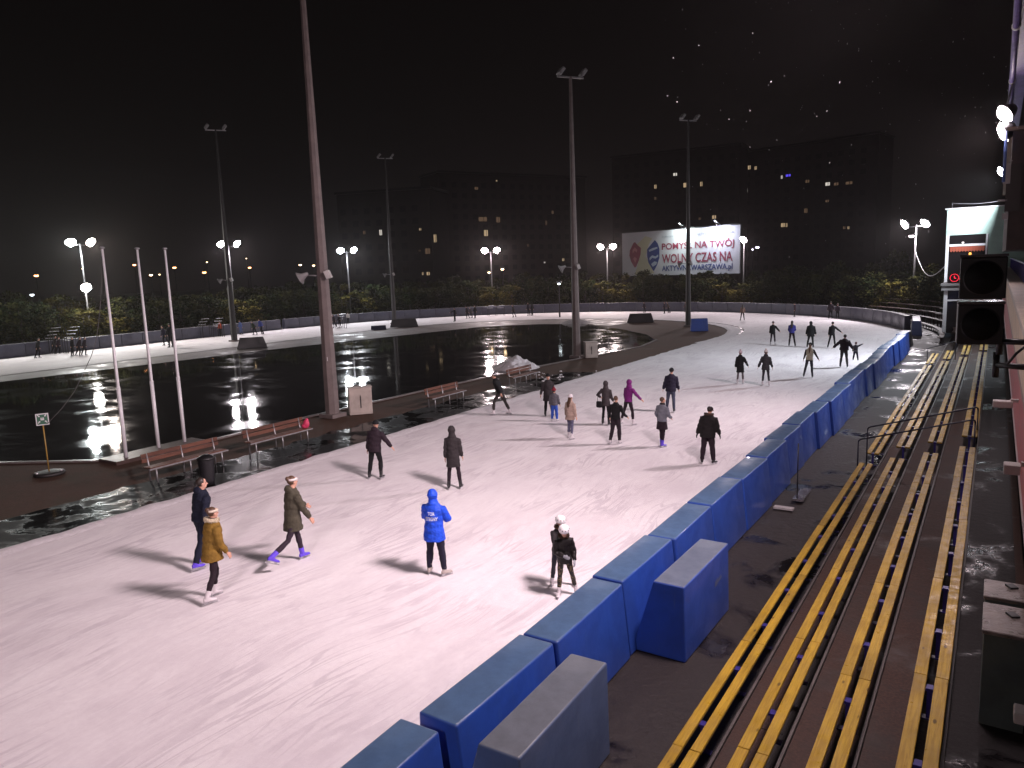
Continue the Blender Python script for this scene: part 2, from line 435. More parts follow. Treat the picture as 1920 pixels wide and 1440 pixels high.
# dark rubber matting between the padded barrier and the terrace
struct(sheet([(-5.2, -30), (-2.55, -30), (-2.55, 70), (-5.2, 70)], -.022, 'path', M_AISLE))
struct(sheet([(-6.5, 56), (-2.7, 56), (-2.7, 90), (-6.5, 90)], -.018, 'pavement', M_AISLE))

# ------------------------------------------------------------------ padded barriers
def pad(L, x0t, x1t, x0b, x1b, h, name, m, bev=.035):
    mb = MB(); mb.prism([(x0b, 0), (x1b, 0), (x1t, h), (x0t, h)], -L / 2, L / 2)
    me = mb.mesh(name, (m,)); bevel_mesh(me, bev, 3)
    me.polygons.foreach_set('use_smooth', [True] * len(me.polygons)); return me
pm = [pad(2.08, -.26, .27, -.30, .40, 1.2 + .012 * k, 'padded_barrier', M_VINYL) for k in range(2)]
near_lab = {0: 'blue padded barrier segment cut off by the bottom edge of the photo',
            1: 'blue padded barrier segment just behind the nearest free-standing grey-topped block',
            2: 'blue padded barrier segment between the two free-standing blocks, its end seam wide open',
            3: 'blue padded barrier segment whose ice side the two helmeted girls nearly touch',
            4: 'blue padded barrier segment directly beside the far free-standing block',
            5: 'blue padded barrier segment first beyond the far free-standing block'}
y = 4.66; k = 0; seg0 = []
for k in range(-4, 24):
    yc = 4.62 + 2.135 * k + (0.0 if k < 1 else .10)
    xo = -4.87 + random.uniform(-.03, .03) - (.10 if k == 0 else 0)
    if k >= 6: xo = -4.90 + .07 * math.sin(k * 1.25)
    o = link('padded_barrier', pm[k % 2], None, (xo, yc, -.02), (0, 0, R(random.uniform(-.8, .8) + (1.5 if k == 0 else 0))))
    if k < 0: lab = 'blue padded barrier segment in front of the terrace, nearer than the photo shows'
    elif k in near_lab: lab = near_lab[k]
    elif k == 23: lab = 'blue padded barrier segment ending the straight run at the far gap'
    else: lab = 'blue padded barrier segment in the long straight run past the free-standing blocks'
    tag(o, lab, 'barrier pad', 'blue padded barrier segments along the near straight')
# dark end pads at the gap
o = link('padded_barrier', pad(1.9, -.30, .30, -.42, .48, 1.0, 'end_pad', M_VINYLK), None, (-5.1, 57.4, -.03)); tag(o, 'low black padded end block at the gap in the blue barrier', 'barrier pad')
o = link('padded_barrier', pad(5.6, -.30, .30, -.36, .42, 1.15, 'end_pad', M_VINYLN), None, (-5.25, 67.9, -.03), (0, 0, R(5))); tag(o, 'navy padded end wall where the curved barrier begins', 'barrier pad')
# the long curved run
fm = pad(2.16, -.22, .22, -.22, .30, 1.2, 'far_pad', M_VINYLF)
th = R(17.5); rr = RO + .25; dth = 2.2 / rr
while th < math.pi:
    o = link('padded_barrier', fm, None, (CX + rr * math.cos(th), CY_ + rr * math.sin(th), -.02 + random.uniform(-.012, .012)), (0, 0, th + R(random.uniform(-.5, .5))))
    tag(o, 'grey-blue padded barrier segment of the wall curving round the far ice', 'barrier pad', 'grey-blue padded barrier segments round the far ice'); th += dth
y = CY_ - 1.1
while y > 14:
    o = link('padded_barrier', fm, None, (CX - rr, y, -.02), (0, 0, math.pi))
    tag(o, 'grey-blue padded barrier segment of the wall curving round the far ice', 'barrier pad', 'grey-blue padded barrier segments round the far ice'); y -= 2.2
# free-standing blocks behind the near barrier
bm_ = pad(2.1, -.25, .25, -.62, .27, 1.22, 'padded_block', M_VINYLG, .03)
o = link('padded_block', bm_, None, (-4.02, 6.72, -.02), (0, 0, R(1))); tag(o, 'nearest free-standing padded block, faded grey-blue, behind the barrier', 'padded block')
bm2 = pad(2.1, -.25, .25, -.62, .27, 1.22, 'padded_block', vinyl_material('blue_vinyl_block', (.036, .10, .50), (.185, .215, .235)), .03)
o = link('padded_block', bm2, None, (-3.95, 11.35, -.02), (0, 0, R(-1))); MBq = MB()
for k in range(7): MBq.add([(.264 + .003, .30 + .05 * k, .70 + .01 * k), (.264 + .003, .34 + .05 * k, .70 + .01 * k), (.262 + .003, .33 + .05 * k, .80 + .02 * (k % 3)), (.262 + .003, .31 + .05 * k, .80 + .02 * (k % 3))], [(0, 1, 2, 3)])
MBq.build('worn_print', mat('worn_print', (.20, .24, .42), .6), o); tag(o, 'second free-standing padded block, bright blue with pale scuffs, grey top', 'padded block')

# ------------------------------------------------------------------ terrace and benches
tr = thing('terrace', 'dark wet concrete terrace of shallow steps under the yellow benches', 'terrace')
edges = [-3.05 + .8 * i for i in range(5)]
for i in range(4):
    MB().box(((edges[i] + edges[i + 1]) / 2 + .46, 22, .155 * i - .06), (.8 - .004, 110, .31 * i + .13)).build('step', M_STAND, tr) if i else MB().box((-2.38, 22, -.03), (.42, 110, .06)).build('step', M_STAND, tr)
for i in range(4):
    MB().box((edges[i] + .435, 22, .31 * i + .018), (.035, 110, .03)).build('edge_strip', mat('step_edge', (.10, .085, .08), .5, .3, 5), tr)
    for yy in (-8, -3.9, .2, 4.3, 8.4, 12.5, 16.6):
        MB().box((edges[i] + .14, yy + .3 * i, .31 * i + .0075 + .004), (.42, .012, .004)).build('expansion_joint', M_BLACK, tr) if i else None
struct(MB().box((.15, 22, .47), (.68, 110, .94)).build('walkway', M_WALK))
SUP = 1.48
bench_no = ['first', 'second', 'third', 'fourth']
def bench(i, y0, y1, where):
    x = -2.95 + .797 * i; zf = .31 * i; zs = zf + .40
    t = thing('plank_bench', '%s yellow plank bench up from the ice, %s' % (bench_no[i], where), 'bench', (x, y0, zf), 0, 'yellow plank benches on the terrace')
    L = y1 - y0; n = max(1, round(L / 2.96)); seg = L / n
    for s, xo in enumerate((.065, .275)):
        for k in range(n):
            mb = MB(); mb.box((0, 0, 0), (.128, seg - .012, .042)); me = mb.mesh('plank', (M_PLANK,)); bevel_mesh(me, .006, 1)
            link('plank', me, t, (xo + random.uniform(-.004, .004), seg * (k + .5), .40 - .02 + random.uniform(-.002, .002)), (0, 0, R(random.uniform(-.06, .06))))
    me = MB(); me.box((.17, 0, .346), (.32, .05, .022)); me.box((.17, 0, .18), (.05, .045, .32)); me.box((.17, 0, .012), (.22, .09, .014)); me.box((.170, 0, .369), (.066, .10, .024))
    sm = me.mesh('bracket', (M_BLUEP,)); yb = .1
    ys = []
    while yb < L: ys.append(yb); yb += SUP
    ys[-1] = min(ys[-1], L - .1)
    for q in ys: link('bracket', sm, t, (0, q, 0))
    return t
ends1 = [22.15, 21.8, 21.45, 21.1]; st2 = [23.4, 23.2, 22.75, 22.4]; en2 = [44.0, 43.5, 42.8, 42.4]; st3 = [44.9, 44.5, 44.0, 43.4]; en3 = [49.6, 48.4, 48.4, 47.9]
for i in range(4):
    bench(i, -9.5 + .16 * i, ends1[i], 'nearest section')
    bench(i, st2[i], en2[i], 'middle section past the sloping handrails')
    bench(i, st3[i], en3[i], 'short far section before the tower')
M_RAIL = mat('navy_rail', (.02, .02, .045), .4)
def handrail(y, label, x0=-2.92, z0=1.17, x1=-.24, z1=1.94, zb0=.0, zb1=.93):
    t = thing('handrail', label, 'handrail', (x0, y, 0))
    MB().tube([(0, 0, z0 - .06), (.02, 0, z0 - .01), (.07, 0, z0 + .02), (x1 - x0 - .05, 0, z1), (x1 - x0 - .01, 0, z1 - .02), (x1 - x0, 0, z1 - .08)], .022).build('rail', M_RAIL, t, True)
    MB().tube([(0, 0, zb0), (0, 0, z0 - .04)], .02).build('post', M_RAIL, t, True)
    MB().tube([(x1 - x0, 0, zb1), (x1 - x0, 0, z1 - .06)], .02).build('post', M_RAIL, t, True)
    return t
handrail(23.3, 'dark sloping handrail over the bench aisle, the farther of the crossing pair')
handrail(21.8, 'dark sloping handrail over the bench aisle, the nearer of the crossing pair', -2.95, 1.12, -.27, 1.88)
handrail(47.4, 'dark bent handrail at the far end of the benches before the tower', -3.05, .92, -1.7, 1.32, 0, .31)

# ------------------------------------------------------------------ grandstand balcony on the right
gs = thing('grandstand', 'tan and red striped grandstand balcony with dark brown upper wall, along the right edge', 'grandstand', (0, 0, 0))
fas = banded_material('balcony_paint', [(3.52, (.60, .47, .46)), (4.25, (.40, .06, .06)), (4.34, (.22, .13, .10)), (6, (.56, .42, .28))])
MB().box((.44, 20, 4.17), (.22, 100, 1.58)).build('balcony_fascia', fas, gs)
MB().box((1.8, 20, 3.50), (2.5, 100, .22)).build('balcony_floor', M_STAND, gs)
me = MB().box((.58, 20, 5.02), (.54, 100, .12)).mesh('parapet_cap', (mat('parapet_stone', (.40, .33, .27), .55, .3, 3, .3, 12),)); bevel_mesh(me, .015, 1); link('parapet_cap', me, gs)
MB().box((4.2, 46, 4.8), (.2, 32, 2.6)).build('balcony_back_wall', mat('dark_wall', (.03, .027, .028), .6, .3, 2), gs)
MB().box((1.9, 20, 2.1), (.2, 100, 3.0)).build('lower_wall', mat('dark_wall', (.03, .027, .028), .6, .3, 2), gs)
MB().box((6.2, 46, 8.0), (12, 32, 3.8)).build('upper_wall', mat('brown_wall', (.075, .055, .05), .8, .3, 1.5), gs)
MB().box((6.13, 46, 9.96), (12.2, 32.4, .10)).build('cornice', mat('tan_trim', (.30, .22, .18), .6), gs)
MB().box((.1, 30.0 - .09, 8.55), (.20, .14, .62)).build('screen', M_PALE, gs)
MB().box((.30, 30.0 - .06, 8.1), (.42, .10, 1.5)).build('wall_panel', mat('dark_panel', (.05, .04, .037), .6), gs)
MB().box((.12, 30.0 - .05, 7.2), (.17, .08, .2)).build('screen', M_PALE, gs)
MB().box((.02, 30.0 - .06, 7.72), (.26, .1, .06)).build('ledge', M_PALE, gs)
MB().tube([(.02, 29.86, 8.3), (.02, 29.86, 9.9)], .05).build('downpipe', mat('blue_pipe', (.10, .16, .42), .4), gs, True)
M_EAVE = mat('purple_fascia', (.20, .16, .40), .5, .25, 2)
MB().box((.30, 30, 11.75), (.34, 46, .5)).build('eave', M_EAVE, gs)
MB().box((3.3, 30, 12.06), (6.6, 47, .12)).build('roof', mat('roof_sheet', (.06, .05, .06), .7), gs)
MB().tube([(.08, 7.5, 11.46), (.08, 53, 11.46)], .075, 10).build('gutter', M_EAVE, gs, True)
for yy in (11.2, 14.6, 18, 23, 30, 38, 46): MB().tube([(.08, yy - .04, 11.46), (.08, yy + .04, 11.46)], .10, 12).build('gutter_collar', M_WHITE, gs, True)
rl = thing('balcony_railing', 'blue metal railing of close uprights on the balcony parapet', 'railing', (.72, 0, 5.08))
MB().tube([(0, 5.5, .58), (0, 61, .58)], .035, 8).build('rail', mat('blue_rail', (.10, .14, .30), .4), rl, True)
yy = 5.6
while yy < 61:
    MB().box((0, yy, .28), (.03, .03, .56)).build('upright', M_BLUEP, rl); yy += .45 if yy < 30 else .9
# loudspeakers on pipe brackets
def speaker(y, cx, cz, wd, hg, rz, label, armz):
    t = thing('loudspeaker', label, 'loudspeaker', (cx, y, cz), R(rz))
    mb = MB(); mb.box((0, .12, 0), (wd, .30, hg)); me = mb.mesh('cabinet', (M_BLACK,)); bevel_mesh(me, .012, 2); link('cabinet', me, t)
    m2 = MB(); n = 28; r = hg * .40
    m2.loft([((0, -.032 - .004 * k, 0), (1, 0, 0), (0, 0, 1), r * q, r * q) for k, q in ((0, 1.05), (1, 1.05))], n); m2.build('surround', M_DARKM, t, True)
    m3 = MB(); m3.loft([((0, -.040 + .022 * k, 0), (1, 0, 0), (0, 0, 1), r * q, r * q) for k, q in ((0, .98), (.2, .96), (1.2, .4), (1.4, .3))][::-1], n); m3.build('cone', mat('speaker_cone', (.008, .0075, .008), .75, spec=.15), t, True)
    m4 = MB(); m4.box((0, .10, hg / 2 + .012), (wd * 1.02, .34, .022)); m4.build('lid', mat('wet_lid', (.10, .09, .09), .2), t)
    m5 = MB(); q = (Vector((.31, 8.15, armz)) - Vector((cx, y, cz))); q.rotate(Matrix.Rotation(R(-rz), 3, 'Z'))
    a0 = Vector((wd * .44, .2, -hg * .3)); a0.z = q.z
    m5.tube([a0, q], .028, 8); m5.tube([a0 + Vector((0, 0, -.12)), a0 + Vector((0, 0, .12))], .03, 8); m5.build('bracket', M_BLACK, t, True)
    return t
speaker(8.0, -.105, 5.79, .36, .37, 0, 'upper black square loudspeaker with round cone on a balcony bracket', 5.20)
speaker(8.1, -.11, 5.365, .36, .37, 4, 'lower black square loudspeaker with round cone on a balcony bracket', 4.97)
cb = MB()
cb.tube([(.26, 8.0, 5.2), (.18, 7.95, 5.12), (.12, 8.0, 5.02)], .012, 6); cb.tube([(.30, 8.05, 5.18), (.27, 8.0, 5.06), (.26, 8.05, 4.9)], .010, 6)
tag(cb.build('cable', M_BLACK, None, True), 'black cable hanging between the loudspeaker brackets', 'cable')
# small lamp housings under the balcony
def wall_lamp(loc, w_, label):
    t = thing('wall_lamp', label, 'lamp', loc)
    mb = MB(); mb.box((-w_ / 2, 0, 0), (w_, .16, .09)); me = mb.mesh('housing', (M_PALE,)); bevel_mesh(me, .012, 2); link('housing', me, t)
    MB().box((.05, 0, .05), (w_ * .7, .05, .04)).build('bracket', M_PALE, t); return t
wall_lamp((.27, 12, 3.98), .23, 'white unlit lamp housing with a double bracket under the balcony, level with the handrails')
wall_lamp((.27, 8.05, 4.05), .13, 'short white lamp stub on the balcony edge below the double one')
wall_lamp((.38, 6.5, 2.50), .10, 'white lamp stub at the right edge below the metal cabinets')
# metal cabinets under the balcony
M_CABT = mat('wet_zinc', (.22, .185, .17), .30, .45, 4, .5, 22)
M_CABS = mat('green_grey_paint', (.10, .125, .115), .55, .2, 3)
def cabinet(y0, y1, zt, label):
    t = thing('metal_cabinet', label, 'cabinet', (0, 0, 0))
    MB().box((.28, (y0 + y1) / 2, (zt + .94) / 2 - .02), (.40, y1 - y0 - .03, zt - .94 - .04)).build('body', M_CABS, t)
    me = MB().box((.28, (y0 + y1) / 2, zt - .015), (.44, y1 - y0, .05)).mesh('lid', (M_CABT,)); bevel_mesh(me, .01, 1); link('lid', me, t)
    MB().box((.34, (y0 + y1) / 2 + .12, zt + .018), (.09, .12, .03), Matrix.Rotation(.5, 3, 'Z')).build('latch', M_DARKM, t)
    return t
cabinet(8.98, 9.76, 2.02, 'nearer metal cabinet with a wet shiny lid under the balcony')
cabinet(9.95, 10.5, 2.02, 'farther metal cabinet with a dull stained lid under the balcony')
# post with foot plate beside the barrier
t = thing('metal_stand', 'thin dark post on a flat metal foot plate beside the blue barrier', 'stand', (-3.95, 19.1, 0))
MB().tube([(0, 0, .05), (0, 0, 1.5)], .016).build('post', M_DARKM, t, True)
MB().box((.03, .45, .06), (.26, 1.1, .05)).build('foot_plate', mat('steel_plate', (.30, .28, .29), .25, .3, 6, metal=.7), t)
MB().box((-.15, -.75, .03), (.46, .16, .05)).build('crossbar', M_PALE, t)

# ------------------------------------------------------------------ commentary tower
tw = thing('tower', 'pale green commentary tower with white framed windows and a red clock inside', 'tower', (0, 64, 0))
M_TW = mat('pale_green_render', (.42, .56, .50), .7, .12, 1.2)
def tb(c, s, n, m): return MB().box(c, s).build(n, m, tw)
x0, x1 = -3.28, 5.0
tb(((x0 + x1) / 2, 2.5, 8.36), (x1 - x0, 5, 1.86), 'parapet', M_TW)
tb(((x0 + x1) / 2 - .03, 2.46, 9.32), (x1 - x0 + .2, 5.2, .07), 'roof_edge', M_WHITE)
tb((2.18, 2.5, 5.62), (5.64, 4.98, 3.62), 'wall', M_TW)
tb((-2.95 + 1.05, 3.3, 5.62), (2.5, 3.3, 3.62), 'room', mat('dark_room', (.03, .025, .025), .9))
wf = MB()
for xx, ww in ((-3.17, .20), (-.74, .12)): wf.box((xx, .06, 5.74), (ww, .12, 3.40))
wf.box((-1.93, .06, 6.70), (2.24, .12, .16))
wfo = wf.build('window', M_WHITE, tw)
MB().box((-1.95, .10, 5.74), (2.28, .02, 3.40)).build('pane', mat('dark_glass', (.012, .010, .011), .06, spec=.7), wfo)
aw = MB()
for k in range(12):
    a = -3.0 + k * .18
    aw.add([(a, .03, 6.60), (a + .18, .03, 6.60), (a + .175, .0, 6.30), (a + .09, -.01, 6.20), (a + .005, .0, 6.30)], [(0, 1, 2, 3, 4)])
awo = aw.build('curtain', (mat('red_curtain', (.30, .06, .03), .8),), wfo)
ck = MB()
for k in range(24):
    a = 2 * math.pi * k / 24; ck.box((-2.62 + .27 * math.cos(a), .015, 4.36 + .27 * math.sin(a)), (.035, .03, .035))
for xx, zz, ww, hh in ((-2.62, 4.43, .03, .14), (-2.57, 4.33, .11, .03), (-2.24, 4.42, .10, .03), (-2.20, 4.34, .03, .14), (-2.26, 4.27, .10, .03)): ck.box((xx, .015, zz), (ww, .03, hh))
ck.build('clock', glow('red_led', (1.0, .03, .06), 3.0), tw)
lm = MB(); lm.ell((-1.72, .02, 6.05), (.09, .02, .12)); lm.ell((-1.70, .02, 5.86), (.06, .02, .07)); lm.build('lamp', glow('amber_lamp', (1, .45, .1), 2.2), tw)
lm = MB(); lm.ell((-2.2, .02, 6.88), (.08, .02, .06)); lm.build('lamp', glow('white_lamp', (1, .9, .9), 2.0), tw)
tb((.6, 2.3, 3.88), (8.1, 5.5, .16), 'ledge', mat('grey_ledge', (.20, .19, .19), .6))
tb((.6, 2.36, 3.62), (8.0, 5.3, .34), 'lintel', mat('grey_lintel', (.26, .25, .25), .6))
lf = MB()
lf.box((-3.12, .06, 1.86), (.24, .12, 3.16)); lf.box((-1.55, .06, 2.72), (2.9, .12, .12)); lf.box((-.05, .06, 1.86), (.14, .12, 3.16))
lfo = lf.build('window', M_WHITE, tw)
MB().box((-1.6, .12, 1.86), (2.9, .02, 3.16)).build('pane', MATS['dark_glass'], lfo)
tb((1.9, 2.8, 1.9), (4.0, 4.6, 3.0), 'lower_wall', mat('tower_base_wall', (.05, .05, .05), .7))
tb((.5, 2.4, .12), (7.9, 5.2, .34), 'plinth', mat('plinth', (.06, .075, .09), .5))
MB().tube([(-3.0, .4, 9.4), (-3.0, .4, 9.75)], .02).build('post', M_GALV, tw, True)
cv = MB(); cv.tube([(-3.0 + .11 * k * 3, .4, 9.74 - .25 * math.sin(math.pi * k / 10) * .6) for k in range(11)], .02, 6); cv.build('cable', M_GALV, tw, True)
# curved bleachers outside the bend, by the tower
M_BLE = mat('bleacher_wood', (.07, .038, .030), .5, .4, 3)
bl = tag(bpy.data.objects.new('bleacher', None), 'dark brown curved bleacher rows with thin rails outside the bend', 'bleacher'); C.objects.link(bl)
for k in range(5):
    r = RO + 2.0 + .85 * k; z = .35 + .36 * k; mb = MB(); pts = []
    for j in range(31):
        a = R(-2 + 44 * j / 30); pts.append((CX + r * math.cos(a), CY_ + r * math.sin(a)))
    for (xa, ya), (xb, yb) in zip(pts, pts[1:]):
        d = math.atan2(yb - ya, xb - xa); mb.box(((xa + xb) / 2, (ya + yb) / 2, z), (math.hypot(xb - xa, yb - ya), .34, .07), Matrix.Rotation(d, 3, 'Z'))
        mb.box(((xa + xb) / 2, (ya + yb) / 2, z / 2 - .02), (.06, .06, z))
    mb.build('seat', M_BLE, bl)
rp = MB(); pts = []
r = RO + 6.4
for j in range(29):
    a = R(0 + 42 * j / 28); p = Vector((CX + r * math.cos(a), CY_ + r * math.sin(a), 0)); rp.tube([p, p + Vector((0, 0, 2.9))], .025, 6); pts.append(p + Vector((0, 0, 2.9)))
rp.tube(pts, .025, 6); rp.build('guard_rail', M_DARKM, bl, True)
for k in range(2):
    p = at(1707 , 574 + 11 * k, 1.0); MB().box((-3.4, 70.5 - 5 * k, 1.75 - .1 * k), (.5, .9, .06), Matrix.Rotation(.5, 3, 'Z')).build('lamp_glint', mat('lamp_glint', (.5, .47, .47), .2), bl)  # pale slabs standing in for small lamp reflections on the rows
hut = tag(bpy.data.objects.new('hut', None), 'small pale grey hut with flat roof behind the curved bleachers', 'hut'); C.objects.link(hut); p = at(1745, 590); hut.location = (p.x * 1.12, p.y * 1.12, 0)
MB().box((0, 0, 1.5), (3.2, 3, 3.0)).build('wall', mat('hut_wall', (.20, .17, .15), .8, .2, 1), hut); MB().box((0, 0, 3.06), (3.5, 3.3, .12)).build('roof', M_DARKM, hut)
# ------------------------------------------------------------------ masts, poles and infield furniture
def octa(h, r0, r1): return MB().tube([(0, 0, 0), (0, 0, h)], [r0, r1], 8)
M_HEAD = mat('lamp_housing', (.30, .29, .29), .45, .15, 5)
M_MAST_SHADE = mat('mast_shaded', (.034, .031, .031), .6, .22, 2.5)  # shaded copy of the mast tone for the rear masts, darkness put into colour
M_UNLIT = mat('unlit_glass', (.34, .34, .34), .15)
def mast(x, y, h, r0, r1, label, crown=True, arms=True):
    t = thing('light_mast', label, 'mast', (x, y, 0), 0, 'tall light masts on the infield')
    octa(h, r0, r1).build('pole', M_MAST if y < 46 and x > -40 else M_MAST_SHADE, t)
    mb = MB(); mb.box((0, 0, .06), (r0 * 2.6, r0 * 2.6, .16)); mb.build('base', M_MAST, t)
    v = Vector((-x, -y, 0)).normalized(); a = Vector((.79, .61, 0))
    if arms:
        c = v * (r0 + .12) + a * .22 + Vector((0, 0, 6.12)); rot = Matrix.Rotation(R(-52), 3, 'Z') @ Matrix.Rotation(R(20), 3, 'X')
        me = MB().box((0, 0, 0), (.52, .22, .34)).mesh('side_lamp', (M_PALE,)); me.transform(rot.to_4x4()); bevel_mesh(me, .02, 2); link('side_lamp', me, t, c)
        MB().tube([v * .05 + Vector((0, 0, 6.1)), c - v * .05], .03).build('side_arm', M_GALV, t, True)
        MB().tube([(0, 0, 6.08), tuple(-a * .75 + Vector((0, 0, 6.12)))], .035).build('side_arm', M_GALV, t, True)
        d = (-a + Vector((0, 0, -.55))).normalized(); p = -a * .72 + Vector((0, 0, 6.14)); u = Vector((0, 1, 0)).cross(d).normalized(); w_ = d.cross(u)
        hn = MB(); hn.loft([(p + d * q, u, w_, r, r) for q, r in ((-.12, .07), (0, .10), (.14, .15), (.26, .27), (.30, .30))], 16); hn.build('horn_speaker', M_HEAD, t, True)
    if crown:
        MB().box((0, 0, h - .05), (.10, 1.9, .10), Matrix.Rotation(R(-35), 3, 'Z')).build('crossarm', M_GALV, t)
        for s in (-1, 1):
            q = Matrix.Rotation(R(-35), 3, 'Z') @ Vector((0, s * .8, 0)) + Vector((.18, -.1, h + .22))
            rot = Matrix.Rotation(R(-38), 3, 'Z') @ Matrix.Rotation(R(-38), 3, 'X')
            me = MB().box((0, 0, 0), (.56, .22, .50)).mesh('floodlight_head', (M_HEAD,)); me.transform(rot.to_4x4()); bevel_mesh(me, .03, 2); hd = link('floodlight_head', me, t, q)
            g = MB().box((0, -.118, 0), (.46, .02, .40)); gm = g.mesh('glass', (M_UNLIT,)); gm.transform(rot.to_4x4()); link('glass', gm, hd)
    return t
m1 = mast(-24.1, 22.7, 20.0, .32, .09, 'tallest-looking grey light mast beside the pale cabinet, its top out of the photo')
sb = MB(); sb.box((.20, -.27, 2.55), (.07, .02, .16), Matrix.Rotation(R(-40), 3, 'Z')); sb.build('sticker', M_WHITE, m1)
mast(-23.9, 45.1, 18.3, .29, .10, 'grey light mast with two unlit lamp heads, right of the snow heap')
mast(-25.3, 71.2, 19.5, .27, .09, 'dark light mast standing in front of the billboard')
mast(-63.9, 47.8, 20.4, .31, .09, 'dim light mast at the far side of the wet infield, right of the flagpoles')
mast(-62.9, 70.6, 20.0, .29, .09, 'dim light mast on the far infield edge beside the low dark box')
for (x, y), lab in (((-25.1, 13.95), 'white flagpole nearest the assembly point sign, bare'), ((-25.4, 15.35), 'middle one of the three bare white flagpoles'), ((-25.4, 16.4), 'white flagpole nearest the benches, rightmost of three')):
    t = thing('flagpole', lab, 'flagpole', (x, y, 0), 0, 'white flagpoles')
    MB().tube([(0, 0, 0), (0, 0, 2.6), (0, 0, 7.2)], [.062, .055, .036], 10).build('pole', M_WHITE, t, True)
    MB().tube([(0, 0, 0), (0, 0, 2.55)], .066, 10).build('sleeve', M_WHITE, t, True)
    mb = MB(); mb.ell((0, 0, 7.24), (.09, .09, .045)); mb.build('cap', M_GALV, t, True)
    MB().box((0, 0, .015), (.3, .3, .05)).build('base_plate', M_GALV, t)
    MB().tube([(.05, -.05, 1.2), (.062, -.05, 4), (.05, -.04, 7.1)], .005, 5).build('halyard', M_WHITE, t)
st = MB(); st.box((-25.3, 15.2, -.0), (1.1, 3.6, .16)); tag(st.build('plinth', mat('flag_plinth', (.06, .035, .03), .4, .3, 3)), 'low dark paved plinth under the three flagpoles', 'plinth')
# assembly point sign
p = Vector((-25.7, 11.7, 0)); face = math.atan2(-p.y, -p.x) + math.pi / 2
t = thing('assembly_sign', 'small white and green assembly point sign on a thin yellow pole', 'sign', p, face)
MB().tube([(0, 0, .05), (0, 0, 1.62)], .02, 8).build('pole', mat('yellow_pole', (.36, .22, .05), .5, .2, 6), t, True)
me = MB().box((0, -.03, 1.80), (.36, .02, .38)).mesh('plate', (M_WHITE,)); pl = link('plate', me, t)
MB().box((0, -.0425, 1.80), (.30, .004, .32)).build('panel', mat('sign_green', (.03, .12, .07), .5), pl)
pic = MB(); ms = Matrix.Identity(3)
for sx in (-1, 1):
    for sz in (-1, 1):
        c = Vector((sx * .075, -.046, 1.82 + sz * .08)); q = Vector((sx * .125, -.046, 1.82 + sz * .135)); d = (c - q).normalized(); n_ = Vector((d.z, 0, -d.x))
        pic.add([c + d * .018, c - d * .02 + n_ * .032, c - d * .02 - n_ * .032], [(0, 1, 2)]); pic.add([c - d * .02 + n_ * .013, q + n_ * .013, q - n_ * .013, c - d * .02 - n_ * .013], [(0, 1, 2, 3)])
for k in (-1, 0, 1):
    pic.ell((k * .034, -.046, 1.845), (.014, .003, .016)); pic.box((k * .034, -.046, 1.80), (.026, .004, .055))
pic.build('pictogram', M_WHITE, pl)
bs = MB(); bs.tube([(0, 0, -.03), (0, 0, .05), (0, 0, .07)], [.46, .44, .36], 20); bo = bs.build('base', mat('rubber_base', (.02, .018, .018), .5), t, True)
for s in (-.34, .34):
    rf = MB(); rf.ell((s, -.2, .09), (.035, .03, .025)); rf.build('reflector', M_WHITE, bo, True)
cb = MB(); a = Vector((-25.1, 13.95, 7.15)); b = Vector((-25.5, 11.75, 1.66))
cb.tube([(a.x + (b.x - a.x) * u_, a.y + (b.y - a.y) * u_, a.z + (b.z - a.z) * d_) for u_, d_ in ((0, 0), (.04, .12), (.10, .29), (.16, .42), (.23, .54), (.32, .63), (.43, .71), (.6, .83), (.8, .925), (1, 1))], .010, 5)
tag(cb.build('cable', mat('grey_cable', (.10, .09, .09), .6), None, True), 'thin slack grey rope from the nearest flagpole top down to the assembly point sign', 'cable')
# park benches along the ice
def infield_bench(y, L, lab, x=-21.5):
    t = thing('park_bench', lab, 'bench', (x, y, 0), 0, 'brown wooden benches beside the ice')
    for k in range(3): MB().box((-.02 + .14 * k - .14, 0, .44 + .004 * k), (.12, L, .035)).build('seat_slat', M_PLANK2, t)
    for k in range(2): MB().box((-.25 - .03 * k, 0, .63 + .15 * k), (.03, L, .12)).build('back_slat', M_PLANK2, t)
    MB().box((.20, 0, .42), (.03, L + .1, .04)).build('front_rail', M_GALV, t)
    for s in (-.43, 0, .43):
        MB().tube([(.18, s * L, -.03), (.17, s * L, .42)], .024).build('leg', M_GALV, t, True)
        MB().tube([(-.20, s * L, -.03), (-.20, s * L, .42), (-.28, s * L, .84)], .024).build('leg', M_GALV, t, True)
infield_bench(13.9, 2.7, 'brown wooden bench in front of the flagpoles, nearest of the infield benches')
infield_bench(17.6, 2.7, 'brown wooden bench with the pink bag on it')
infield_bench(27.2, 2.5, 'brown wooden bench right of the pale cabinet, empty', -21.3)
infield_bench(34.0, 2.5, 'brown wooden bench in front of the snow heap', -21.3)
bg = MB(); bg.ell((0, 0, .16), (.13, .11, .17)); bg.ell((.02, .02, .30), (.07, .06, .08)); bg.ell((-.06, -.04, .08), (.12, .11, .10))
o = link('bag', vox(bg, .02), None, (-21.45, 18.85, .46)); o.data.materials.append(mat('pink_cloth', (.62, .05, .13), .6, .2, 12)); tag(o, 'crumpled pink bag left on the end of a brown bench', 'bag')
t = thing('trash_bin', 'dark cylindrical litter bin at the end of the flagpole bench', 'bin', (-19.7, 13.35, 0))
MB().tube([(0, 0, -.03), (0, 0, .1), (0, 0, .72), (0, 0, .75)], [.19, .2, .24, .26], 16).build('body', M_DARKM, t, True)
MB().tube([(0, 0, .74), (0, 0, .80), (0, 0, .88)], [.265, .25, .10], 16).build('lid', M_BLACK, t, True)
